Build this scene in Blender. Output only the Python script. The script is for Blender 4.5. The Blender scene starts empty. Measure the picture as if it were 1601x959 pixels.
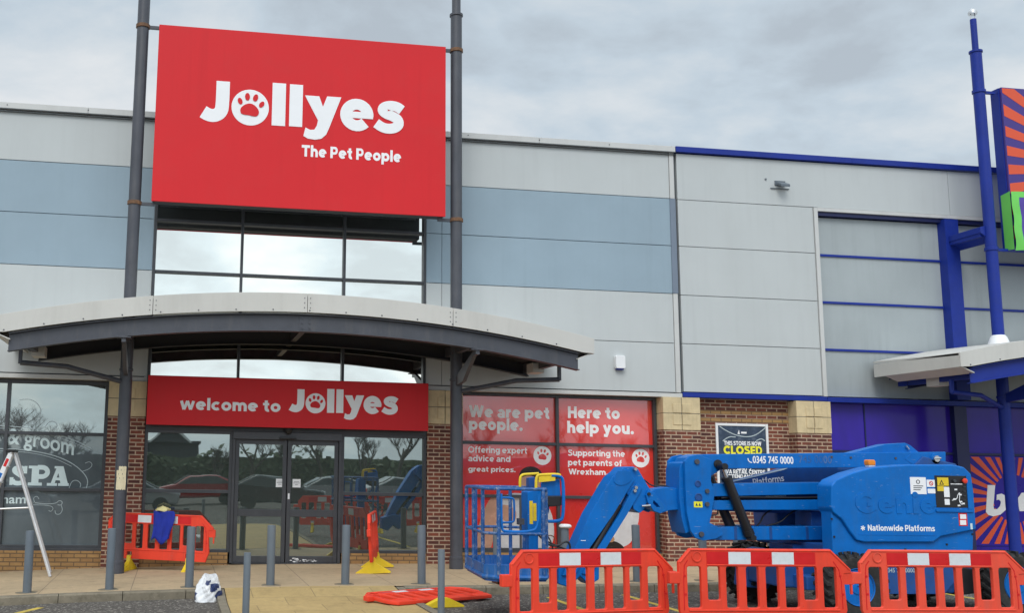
import bpy, bmesh, math, random
from math import sin, cos, pi, radians, atan2, sqrt
from mathutils import Vector, Matrix

scene = bpy.context.scene
COL = scene.collection
rnd = random.Random(7)

# ------------------------------------------------------------------ camera
FPX, PPX, PPY, IW, IH = 1624.0, 519.0, 480.0, 1601.0, 959.0
YAW, PIT, ROL = 0.14594, 0.15283, 0.01851
CAMPOS = Vector((-2.092, -19.656, 1.80))
Fw = Vector((sin(YAW)*cos(PIT), cos(YAW)*cos(PIT), sin(PIT)))
r0 = Vector((cos(YAW), -sin(YAW), 0)); u0 = r0.cross(Fw)
Rt = cos(ROL)*r0 + sin(ROL)*u0
Up = -sin(ROL)*r0 + cos(ROL)*u0
cam = bpy.data.cameras.new('camera'); camo = bpy.data.objects.new('camera', cam); COL.objects.link(camo)
cam.sensor_width = 36; cam.lens = FPX/IW*36
cam.shift_x = (IW/2-PPX)/IW; cam.shift_y = (PPY-IH/2)/IW
cam.clip_end = 3000
m = Matrix((Rt, Up, -Fw)).transposed().to_4x4(); m.translation = CAMPOS
camo.matrix_world = m
scene.camera = camo

# ------------------------------------------------------------------ world: overcast sky
SUN_EL, SUN_AZ = 48, 200          # sun behind cloud, behind the photographer
world = bpy.data.worlds.new('World'); scene.world = world; world.use_nodes = True
nt = world.node_tree; N = nt.nodes; L = nt.links
for n in list(N): N.remove(n)
out = N.new('ShaderNodeOutputWorld'); bg = N.new('ShaderNodeBackground'); bg.inputs[1].default_value = 0.10
L.new(bg.outputs[0], out.inputs[0])
sky = N.new('ShaderNodeTexSky'); sky.sky_type = 'NISHITA'; sky.sun_disc = False
sky.sun_elevation = radians(SUN_EL); sky.sun_rotation = radians(SUN_AZ)
sky.air_density = 1.0; sky.dust_density = 2.0; sky.ozone_density = 1.0
tc = N.new('ShaderNodeTexCoord')
sep = N.new('ShaderNodeSeparateXYZ'); L.new(tc.outputs['Generated'], sep.inputs[0])
def wm(op, a, b=None, clamp=False):
    n = N.new('ShaderNodeMath'); n.operation = op; n.use_clamp = clamp
    for i, x in enumerate((a, b)):
        if x is None: continue
        if hasattr(x, 'is_linked'): L.new(x, n.inputs[i])
        else: n.inputs[i].default_value = x
    return n.outputs[0]
den = wm('ADD', wm('MAXIMUM', sep.outputs[2], 0.0), 0.34)
cmb = N.new('ShaderNodeCombineXYZ')
L.new(wm('DIVIDE', sep.outputs[0], den), cmb.inputs[0]); L.new(wm('DIVIDE', sep.outputs[1], den), cmb.inputs[1])
def wnoise(scale, detail, rough, loc, dist=0.0):
    mp = N.new('ShaderNodeMapping'); mp.inputs['Location'].default_value = loc; mp.inputs['Rotation'].default_value = (0, 0, 0.35)
    mp.inputs['Scale'].default_value = (0.8, 1.0, 1)
    L.new(cmb.outputs[0], mp.inputs[0])
    n = N.new('ShaderNodeTexNoise'); n.inputs['Scale'].default_value = scale; n.inputs['Detail'].default_value = detail
    n.inputs['Roughness'].default_value = rough; n.inputs['Distortion'].default_value = dist
    L.new(mp.outputs[0], n.inputs['Vector']); return n.outputs[0]
na = wnoise(2.7, 7, 0.52, (2.3, 7.4, 0), 0.25); nb2 = wnoise(9.0, 6, 0.6, (1.3, 4.2, 0), 0.2)
n1 = wm('ADD', na, wm('MULTIPLY', wm('SUBTRACT', nb2, 0.5), 0.22))
rp = N.new('ShaderNodeValToRGB'); L.new(n1, rp.inputs[0])
el = rp.color_ramp.elements
el[0].position = 0.40; el[0].color = (4.6, 5.2, 5.75, 1)
el[1].position = 0.66; el[1].color = (7.7, 7.95, 8.1, 1)
e = el.new(0.49); e.color = (5.5, 6.35, 7.05, 1)
e = el.new(0.57); e.color = (6.6, 7.15, 7.55, 1)
back = wm('POWER', wm('MAXIMUM', wm('MULTIPLY', sep.outputs[1], -1.0), 0.0), 1.0)
zen = wm('MAXIMUM', wm('SUBTRACT', sep.outputs[2], 0.42), 0.0)
gain = wm('ADD', wm('ADD', wm('MULTIPLY', back, 0.85), 1.0), wm('MULTIPLY', zen, 2.2))
sc1 = N.new('ShaderNodeVectorMath'); sc1.operation = 'SCALE'; L.new(rp.outputs[0], sc1.inputs[0]); L.new(gain, sc1.inputs['Scale'])
mixw = N.new('ShaderNodeMix'); mixw.data_type = 'RGBA'; mixw.inputs[0].default_value = 0.90
L.new(sky.outputs[0], mixw.inputs[6]); L.new(sc1.outputs[0], mixw.inputs[7])
L.new(mixw.outputs[2], bg.inputs[0])
# the sun through the cloud layer
sl = bpy.data.lights.new('sun', 'SUN'); sl.energy = 1.3; sl.angle = radians(28); sl.color = (1.0, 0.965, 0.92)
so = bpy.data.objects.new('sun', sl); COL.objects.link(so)
az = radians(SUN_AZ)
sd = Vector((sin(az)*cos(radians(SUN_EL)), cos(az)*cos(radians(SUN_EL)), sin(radians(SUN_EL))))
so.rotation_euler = sd.to_track_quat('Z', 'Y').to_euler()
scene.view_settings.view_transform = 'Standard'; scene.view_settings.look = 'None'
scene.view_settings.exposure = 0.10; scene.view_settings.gamma = 1.0; scene.view_settings.use_curve_mapping = False
scene.render.engine = 'CYCLES'
scene.cycles.use_denoising = True
scene.cycles.max_bounces = 8

# ------------------------------------------------------------------ survey helpers (photograph pixel + known depth -> metres)
def P(px, py, y):
    d = Fw + (px-PPX)/FPX*Rt - (py-PPY)/FPX*Up
    return CAMPOS + d*((y-CAMPOS.y)/d.y)
def G(px, py, z):
    d = Fw + (px-PPX)/FPX*Rt - (py-PPY)/FPX*Up
    return CAMPOS + d*((z-CAMPOS.z)/d.z)
GZ = [(-60, -0.45), (-12, -0.40), (-5.1, -0.17), (-3.3, -0.09), (-1, -0.02), (0, 0), (3, 0.02), (7.7, 0.09), (16, 0.17), (60, 0.3)]
def gz(x):
    if x <= GZ[0][0]: return GZ[0][1]
    for (a, za), (b, zb) in zip(GZ, GZ[1:]):
        if x <= b: return za+(zb-za)*(x-a)/(b-a)
    return GZ[-1][1]
KERB = 0.12

# ------------------------------------------------------------------ materials
def newmat(name):
    mt = bpy.data.materials.new(name); mt.use_nodes = True
    t = mt.node_tree; b = t.nodes['Principled BSDF']
    return mt, t, b
def nmath(t, op, a, b=None, clamp=False):
    n = t.nodes.new('ShaderNodeMath'); n.operation = op; n.use_clamp = clamp
    for i, x in enumerate((a, b)):
        if x is None: continue
        if hasattr(x, 'is_linked'): t.links.new(x, n.inputs[i])
        else: n.inputs[i].default_value = x
    return n.outputs[0]
def noise(t, scale, detail=4, rough=0.55, coord='Object', sc=(1, 1, 1)):
    c = t.nodes.new('ShaderNodeTexCoord'); mp = t.nodes.new('ShaderNodeMapping'); mp.inputs['Scale'].default_value = sc
    t.links.new(c.outputs[coord], mp.inputs[0])
    n = t.nodes.new('ShaderNodeTexNoise'); n.inputs['Scale'].default_value = scale; n.inputs['Detail'].default_value = detail
    n.inputs['Roughness'].default_value = rough
    t.links.new(mp.outputs[0], n.inputs['Vector']); return n.outputs[0]
def mix(t, fac, a, b, blend='MIX'):
    n = t.nodes.new('ShaderNodeMix'); n.data_type = 'RGBA'; n.blend_type = blend
    for i, x in ((0, fac), (6, a), (7, b)):
        if hasattr(x, 'is_linked'): t.links.new(x, n.inputs[i])
        elif i == 0: n.inputs[0].default_value = x
        else: n.inputs[i].default_value = (*x, 1) if len(x) == 3 else x
    return n.outputs[2]
def ramp(t, x, p0, p1, c0=(0, 0, 0), c1=(1, 1, 1)):
    n = t.nodes.new('ShaderNodeValToRGB'); t.links.new(x, n.inputs[0])
    n.color_ramp.elements[0].position = p0; n.color_ramp.elements[1].position = p1
    n.color_ramp.elements[0].color = (*c0, 1); n.color_ramp.elements[1].color = (*c1, 1)
    return n.outputs[0]
def bump(t, b, h, strength=0.3, dist=0.01):
    n = t.nodes.new('ShaderNodeBump'); n.inputs['Strength'].default_value = strength; n.inputs['Distance'].default_value = dist
    t.links.new(h, n.inputs['Height']); t.links.new(n.outputs[0], b.inputs['Normal'])
def paint(name, col, rough=0.45, metal=0.0, var=0.10, scale=2.5, dirt=None, dirt_amt=0.25, bmp=0.04, streak=False, fine=45, chips=None, coat=0.0, spec=0.5, runs=0.0, scratch=0.0):
    mt, t, b = newmat(name)
    n = noise(t, scale, 5, 0.6)
    c = mix(t, ramp(t, n, 0.3, 0.7), tuple(x*(1-var) for x in col), tuple(min(1, x*(1+var)) for x in col))
    if dirt:
        d = noise(t, scale*2.2, 6, 0.68, sc=(1, 1, 0.16) if streak else (1, 1, 1))
        c = mix(t, nmath(t, 'MULTIPLY', ramp(t, d, 0.5, 0.78), dirt_amt), c, dirt)
    if chips:
        d = noise(t, 28, 5, 0.7)
        c = mix(t, ramp(t, d, chips[1], chips[1]+0.03), c, chips[0])
    if scratch:
        d = noise(t, 9, 4, 0.6, sc=(1, 1, 7.0)); d2 = noise(t, 2.2, 3, 0.6)
        c = mix(t, nmath(t, 'MULTIPLY', nmath(t, 'MULTIPLY', ramp(t, d, 0.66, 0.70), ramp(t, d2, 0.45, 0.6)), scratch), c, (0.32, 0.40, 0.48))
        d3 = noise(t, 3.4, 6, 0.7)
        c = mix(t, nmath(t, 'MULTIPLY', ramp(t, d3, 0.52, 0.75), scratch*0.7), c, tuple(x*0.55+0.012 for x in col))
    if runs:
        d = noise(t, 5.5, 3, 0.55, sc=(1, 1, 0.05)); d2 = noise(t, 0.5, 3, 0.5)
        c = mix(t, nmath(t, 'MULTIPLY', nmath(t, 'MULTIPLY', ramp(t, d, 0.52, 0.70), ramp(t, d2, 0.35, 0.65)), runs), c, tuple(x*0.55 for x in col))
    b.inputs['Specular IOR Level'].default_value = spec
    t.links.new(c, b.inputs['Base Color'])
    f = noise(t, fine, 3, 0.6)
    rr = nmath(t, 'ADD', nmath(t, 'MULTIPLY', n, 0.22), rough-0.11, True)
    t.links.new(rr, b.inputs['Roughness'])
    b.inputs['Metallic'].default_value = metal
    b.inputs['Coat Weight'].default_value = coat; b.inputs['Coat Roughness'].default_value = 0.12
    if bmp: bump(t, b, f, bmp, 0.01)
    return mt
M = {}
M['clad'] = paint('light_grey_cladding', (0.515, 0.545, 0.545), 0.6, 0, 0.03, 0.8, (0.36, 0.37, 0.36), 0.14, 0.02, True, 60, spec=0.25, runs=0.13)
M['clad_blue'] = paint('blue_grey_cladding', (0.295, 0.385, 0.45), 0.6, 0, 0.05, 0.9, (0.33, 0.42, 0.48), 0.25, 0.02, True, 60, spec=0.25, runs=0.12)
M['clad_trim'] = paint('pale_trim', (0.56, 0.565, 0.55), 0.4, 0, 0.05, 1.2, (0.3, 0.3, 0.28), 0.25, 0.02, True)
M['post_blue'] = paint('slate_trim', (0.17, 0.21, 0.27), 0.45, 0, 0.06)
M['joint'] = paint('joint_gasket', (0.09, 0.1, 0.11), 0.7)
M['fascia'] = paint('canopy_fascia', (0.58, 0.57, 0.53), 0.55, 0, 0.05, 1.0, (0.33, 0.32, 0.29), 0.3, 0.02, True)
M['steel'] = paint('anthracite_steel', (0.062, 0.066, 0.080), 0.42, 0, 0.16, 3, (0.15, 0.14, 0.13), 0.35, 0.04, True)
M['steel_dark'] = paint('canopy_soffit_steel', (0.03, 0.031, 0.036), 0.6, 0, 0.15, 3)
M['frame'] = paint('window_frame_grey', (0.050, 0.054, 0.062), 0.42, 0, 0.1, 3, (0.14, 0.14, 0.14), 0.2)
M['rust'] = paint('rusty_steel', (0.17, 0.085, 0.04), 0.75, 0, 0.4, 14, (0.06, 0.05, 0.05), 0.8, 0.2)
M['red_sign'] = paint('red_sign_panel', (0.66, 0.022, 0.028), 0.5, 0, 0.03, 1.0, (0.58, 0.04, 0.04), 0.3, 0.01, spec=0.22, runs=0.12)
M['red_edge'] = paint('red_sign_edge', (0.30, 0.012, 0.016), 0.45)
M['white'] = paint('white_lettering', (0.86, 0.87, 0.88), 0.4, 0, 0.02)
M['white_plastic'] = paint('white_plastic', (0.80, 0.81, 0.82), 0.35, 0, 0.03)
M['stone'] = paint('sandstone', (0.62, 0.50, 0.30), 0.8, 0, 0.12, 5, (0.30, 0.24, 0.14), 0.4, 0.25, True, 90)
M['kerb'] = paint('kerb_concrete', (0.21, 0.18, 0.13), 0.9, 0, 0.22, 4, (0.095, 0.085, 0.055), 0.95, 0.6, False, 70, ((0.42, 0.37, 0.28), 0.66))
M['bollard'] = paint('grey_bollard', (0.125, 0.15, 0.175), 0.5, 0, 0.08, 4, (0.22, 0.21, 0.19), 0.45, 0.03, True, 45, ((0.30, 0.30, 0.29), 0.72), 0.0, 0.3, 0.3)
M['deep_blue'] = paint('deep_blue_paint', (0.012, 0.032, 0.26), 0.42, 0, 0.1, 3, (0.03, 0.05, 0.22), 0.3, spec=0.25)
M['purple'] = paint('purple_blue_panel', (0.030, 0.018, 0.32), 0.3, 0, 0.12, 1.2, (0.02, 0.02, 0.12), 0.4, 0.01, True, spec=0.2)
M['orange'] = paint('orange_ray_print', (0.72, 0.085, 0.025), 0.4, 0, 0.04)
M['green'] = paint('green_banner_hem', (0.16, 0.62, 0.10), 0.5, 0, 0.06)
M['violet'] = paint('violet_banner_cloth', (0.085, 0.05, 0.33), 0.6, 0, 0.1)
M['metal_panel'] = paint('grey_metal_infill', (0.36, 0.40, 0.41), 0.45, 0.0, 0.07, 0.7, (0.25, 0.28, 0.29), 0.3, 0.01, True, spec=0.35, runs=0.3)
M['lift'] = paint('lift_blue_paint', (0.001, 0.142, 0.50), 0.42, 0, 0.10, 3, (0.03, 0.13, 0.34), 0.5, 0.02, True, 50, ((0.10, 0.14, 0.20), 0.72), 0.0, 0.24, 0.4, 0.7)
M['lift_worn'] = paint('worn_lift_blue', (0.008, 0.105, 0.35), 0.45, 0, 0.18, 5, (0.30, 0.34, 0.38), 0.6, 0.06, True, 50, ((0.50, 0.52, 0.55), 0.72))
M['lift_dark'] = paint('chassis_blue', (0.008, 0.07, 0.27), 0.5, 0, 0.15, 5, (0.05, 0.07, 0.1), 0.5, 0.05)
M['rail_worn'] = paint('chipped_rail_paint', (0.010, 0.085, 0.28), 0.5, 0, 0.2, 8, (0.4, 0.42, 0.44), 0.8, 0.06, False, 60, ((0.45, 0.42, 0.39), 0.64))
M['black'] = paint('black_paint', (0.012, 0.012, 0.014), 0.38, 0, 0.2)
M['rubber'] = paint('tyre_rubber', (0.022, 0.021, 0.020), 0.85, 0, 0.25, 6, (0.10, 0.09, 0.08), 0.5, 0.25)
M['chrome'] = paint('bright_steel', (0.6, 0.6, 0.6), 0.25, 0.9, 0.05)
M['yellow'] = paint('yellow_paint', (0.78, 0.56, 0.02), 0.45, 0, 0.08, 5, (0.4, 0.3, 0.05), 0.35)
M['yellow_foot'] = paint('yellow_plastic_foot', (0.80, 0.58, 0.02), 0.5, 0, 0.08, 5, (0.35, 0.27, 0.08), 0.4, 0.1)
M['amber'] = paint('amber_lens', (0.85, 0.25, 0.02), 0.2, 0, 0.05)
M['barrier'] = paint('orange_red_plastic', (0.80, 0.060, 0.028), 0.5, 0, 0.07, 3, (0.46, 0.06, 0.04), 0.6, 0.05, True, 45, ((0.34, 0.06, 0.045), 0.69), 0.0, 0.3, 0.35, 0.35)
M['barrier_fade'] = paint('sun_faded_orange_plastic', (0.82, 0.085, 0.045), 0.55, 0, 0.07, 3, (0.52, 0.11, 0.08), 0.6, 0.05, True, 45, ((0.38, 0.09, 0.07), 0.69), 0.0, 0.3, 0.35, 0.35)
M['reflect_red'] = paint('red_reflective_strip', (0.62, 0.010, 0.012), 0.3, 0, 0.06, 8)
M['reflect_white'] = paint('white_reflective_strip', (0.68, 0.72, 0.74), 0.35, 0, 0.05, 8, (0.4, 0.4, 0.4), 0.3)
M['alu'] = paint('ladder_aluminium', (0.66, 0.66, 0.66), 0.35, 0.35, 0.08, 6)
M['tape'] = paint('cream_paper', (0.70, 0.62, 0.42), 0.7, 0, 0.1, 9, (0.5, 0.4, 0.25), 0.5)
M['cloth_blue'] = paint('royal_blue_cloth', (0.012, 0.030, 0.32), 0.85, 0, 0.2, 9, None, 0, 0.2)
M['cloth_cream'] = paint('cream_glove_cloth', (0.62, 0.55, 0.26), 0.85, 0, 0.2, 9, None, 0, 0.2)
M['navy'] = paint('navy_poster', (0.025, 0.045, 0.085), 0.22, 0, 0.25, 3, (0.16, 0.20, 0.26), 0.55, 0.25, False, 5)
M['text_yellow'] = paint('yellow_lettering', (0.85, 0.80, 0.03), 0.4, 0, 0.02)
M['skin'] = paint('printed_skin_tone', (0.52, 0.29, 0.20), 0.25, 0, 0.12, 6)
M['print_white'] = paint('printed_white', (0.62, 0.60, 0.60), 0.25, 0, 0.10, 4, (0.52, 0.40, 0.34), 0.4)
M['print_dark'] = paint('printed_dark_hair', (0.025, 0.017, 0.014), 0.25, 0, 0.2, 8)
M['print_tan'] = paint('printed_tan_fur', (0.50, 0.26, 0.12), 0.3, 0, 0.25, 12)
M['poster_red'] = paint('red_window_vinyl', (0.74, 0.030, 0.017), 0.3, 0, 0.05, 1.0, None, 0, 0.0, coat=1.0)
M['poster_red'].node_tree.nodes['Principled BSDF'].inputs['Coat IOR'].default_value = 1.9
M['poster_red'].node_tree.nodes['Principled BSDF'].inputs['Coat Roughness'].default_value = 0.02
M['vinyl_text'] = paint('pale_window_lettering', (0.60, 0.72, 0.73), 0.5, 0, 0.06, 4)
M['vinyl_faint'] = paint('faint_window_lettering', (0.44, 0.52, 0.54), 0.5, 0, 0.06, 4)
M['line_yellow'] = paint('yellow_road_paint', (0.58, 0.42, 0.07), 0.8, 0, 0.2, 8, (0.15, 0.13, 0.08), 0.8, 0.3, False, 120)
M['bark'] = paint('bare_bark', (0.11, 0.095, 0.08), 0.9, 0, 0.3, 5)
M['hedge'] = paint('dark_hedge_leaves', (0.12, 0.15, 0.085), 0.8, 0, 0.4, 3)
M['car_silver'] = paint('silver_car_paint', (0.36, 0.37, 0.38), 0.25, 0.3, 0.03, coat=0.6)
M['car_dark'] = paint('dark_car_paint', (0.03, 0.035, 0.04), 0.25, 0.2, 0.03, coat=0.6)
M['car_red'] = paint('red_car_paint', (0.35, 0.015, 0.02), 0.25, 0.1, 0.03, coat=0.6)
M['car_glass'] = paint('car_window_glass', (0.10, 0.12, 0.125), 0.15)
M['slate'] = paint('slate_roof', (0.07, 0.075, 0.085), 0.7)
M['plastic_bag'] = paint('white_bag_plastic', (0.72, 0.73, 0.74), 0.4, 0, 0.08, 10)
M['bag_blue'] = paint('navy_bag_print', (0.03, 0.05, 0.15), 0.4, 0, 0.1, 10)
M['sticker_yellow'] = M['yellow']

def glassmat(name, tint, refl, wav=0.002, film=None, rough=0.012, gtint=(0.90, 1.0, 0.95)):
    mt, t, b = newmat(name)
    b.inputs['Base Color'].default_value = (*tint, 1); b.inputs['Roughness'].default_value = 0.35
    b.inputs['Specular IOR Level'].default_value = 0.2
    if film:
        n = noise(t, 1.6, 5, 0.6, sc=(1, 1, 0.5))
        t.links.new(mix(t, ramp(t, n, 0.35, 0.7), film[0], film[1]), b.inputs['Base Color'])
    g = t.nodes.new('ShaderNodeBsdfGlossy'); g.inputs['Roughness'].default_value = rough
    g.inputs['Color'].default_value = (*gtint, 1)
    lw = t.nodes.new('ShaderNodeFresnel'); lw.inputs['IOR'].default_value = 1.5
    f = nmath(t, 'ADD', nmath(t, 'MULTIPLY', lw.outputs[0], 1.0), refl, True)
    mx = t.nodes.new('ShaderNodeMixShader'); t.links.new(f, mx.inputs[0]); t.links.new(b.outputs[0], mx.inputs[1]); t.links.new(g.outputs[0], mx.inputs[2])
    o = [n for n in t.nodes if n.type == 'OUTPUT_MATERIAL'][0]; t.links.new(mx.outputs[0], o.inputs[0])
    n = noise(t, 0.9, 2, 0.4)
    bn = t.nodes.new('ShaderNodeBump'); bn.inputs['Strength'].default_value = 1.0; bn.inputs['Distance'].default_value = wav
    t.links.new(n, bn.inputs['Height']); t.links.new(bn.outputs[0], g.inputs['Normal'])
    return mt
M['glass'] = glassmat('reflective_window_glass', (0.042, 0.056, 0.050), 0.28)  # greenish base colour paints in the hazy veil of the unbuilt interior
M['glass_high'] = glassmat('mirror_coated_glass', (0.02, 0.026, 0.024), 0.72, 0.001, gtint=(1.0, 1.0, 0.93))
M['glass_film'] = glassmat('frosted_spa_glass', (0.1, 0.12, 0.13), 0.07, 0.002, ((0.085, 0.105, 0.118), (0.135, 0.165, 0.185)))
M['glass_filmtop'] = glassmat('half_frosted_glass', (0.1, 0.12, 0.13), 0.30, 0.002, ((0.07, 0.08, 0.085), (0.10, 0.11, 0.115)))
M['glass_tint'] = paint('blue_violet_glass', (0.040, 0.020, 0.36), 0.16, 0, 0.2, 0.5, (0.03, 0.02, 0.16), 0.6, 0.0, True, spec=0.2)

def brickmat(name, c1, c2, mortar, w=0.225, h=0.075, ms=0.010, coord='UV', rough=0.85, stain=(0.05, 0.03, 0.03), off=0.5, vein=0.35, grime=0.0):
    mt, t, b = newmat(name)
    c = t.nodes.new('ShaderNodeTexCoord'); br = t.nodes.new('ShaderNodeTexBrick')
    t.links.new(c.outputs[coord], br.inputs['Vector'])
    br.inputs['Scale'].default_value = 1; br.inputs['Brick Width'].default_value = w; br.inputs['Row Height'].default_value = h
    br.inputs['Mortar Size'].default_value = ms; br.inputs['Mortar Smooth'].default_value = 0.2; br.inputs['Bias'].default_value = 0.0
    br.offset = off
    br.inputs['Color1'].default_value = (*c1, 1); br.inputs['Color2'].default_value = (*c2, 1); br.inputs['Mortar'].default_value = (*mortar, 1)
    n = noise(t, 9, 6, 0.7); n2 = noise(t, 1.3, 4, 0.6)
    cc = mix(t, nmath(t, 'MULTIPLY', ramp(t, n, 0.42, 0.72), vein), br.outputs[0], stain)
    cc = mix(t, 0.35, cc, ramp(t, n2, 0.2, 0.85, (0.35, 0.35, 0.35), (1, 1, 1)), 'MULTIPLY')
    if grime:
        g1 = noise(t, 2.6, 6, 0.72); g2 = noise(t, 34, 4, 0.7); vv = t.nodes.new('ShaderNodeTexVoronoi'); vv.inputs['Scale'].default_value = 2.3
        tc_ = t.nodes.new('ShaderNodeTexCoord'); t.links.new(tc_.outputs['Object'], vv.inputs['Vector'])
        cc = mix(t, nmath(t, 'MULTIPLY', ramp(t, g1, 0.50, 0.72), grime), cc, tuple(x*0.45 for x in c2))
        cc = mix(t, nmath(t, 'MULTIPLY', ramp(t, g2, 0.52, 0.70), 0.55), cc, tuple(x*0.62 for x in c2))
        cc = mix(t, ramp(t, vv.outputs['Distance'], 0.030, 0.045, (0.6, 0.6, 0.6), (0, 0, 0)), cc, (0.16, 0.14, 0.12))
    t.links.new(cc, b.inputs['Base Color']); b.inputs['Roughness'].default_value = rough
    f = noise(t, 70, 4, 0.7)
    h2 = nmath(t, 'ADD', nmath(t, 'MULTIPLY', br.outputs[1], -1.0), nmath(t, 'MULTIPLY', f, 0.45))
    bump(t, b, h2, 0.6, 0.006)
    return mt
M['brick'] = brickmat('red_brick', (0.27, 0.072, 0.040), (0.105, 0.034, 0.027), (0.56, 0.41, 0.29), ms=0.012, vein=0.5)
M['brick_buff'] = brickmat('buff_brick', (0.46, 0.27, 0.105), (0.38, 0.215, 0.085), (0.17, 0.11, 0.06), stain=(0.22, 0.12, 0.05))
M['slabs'] = brickmat('buff_paving_slabs', (0.60, 0.445, 0.27), (0.535, 0.40, 0.245), (0.25, 0.19, 0.13), 1.33, 0.90, 0.006, stain=(0.38, 0.30, 0.20), off=0.0, vein=0.42, grime=0.6)
M['path'] = brickmat('tactile_buff_path', (0.55, 0.39, 0.165), (0.49, 0.345, 0.145), (0.28, 0.20, 0.10), 0.9, 0.62, 0.006, stain=(0.36, 0.26, 0.12), off=0.5, vein=0.5, grime=0.6)

def asphalt():
    mt, t, b = newmat('worn_asphalt')
    c = t.nodes.new('ShaderNodeTexCoord')
    def vor(sc):
        v = t.nodes.new('ShaderNodeTexVoronoi'); v.inputs['Scale'].default_value = sc; t.links.new(c.outputs['Object'], v.inputs['Vector']); return v
    v1, v2 = vor(34), vor(80); n = noise(t, 60, 3, 0.75); n2 = noise(t, 0.8, 5, 0.6); n3 = noise(t, 3.5, 5, 0.7)
    base = mix(t, ramp(t, n2, 0.3, 0.7), (0.15, 0.132, 0.113), (0.21, 0.187, 0.16))
    base = mix(t, nmath(t, 'MULTIPLY', ramp(t, n3, 0.55, 0.75), 0.5), base, (0.10, 0.088, 0.078))
    cc = mix(t, ramp(t, v2.outputs['Color'], 0.25, 0.9), (0.075, 0.066, 0.058), base)
    cc = mix(t, nmath(t, 'MULTIPLY', ramp(t, v1.outputs['Color'], 0.70, 0.86), ramp(t, n, 0.40, 0.55)), cc, (0.55, 0.50, 0.43))
    t.links.new(cc, b.inputs['Base Color']); b.inputs['Roughness'].default_value = 0.92
    bump(t, b, nmath(t, 'ADD', v1.outputs['Distance'], v2.outputs['Distance']), 0.9, 0.02)
    return mt
M['asphalt'] = asphalt()

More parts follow.
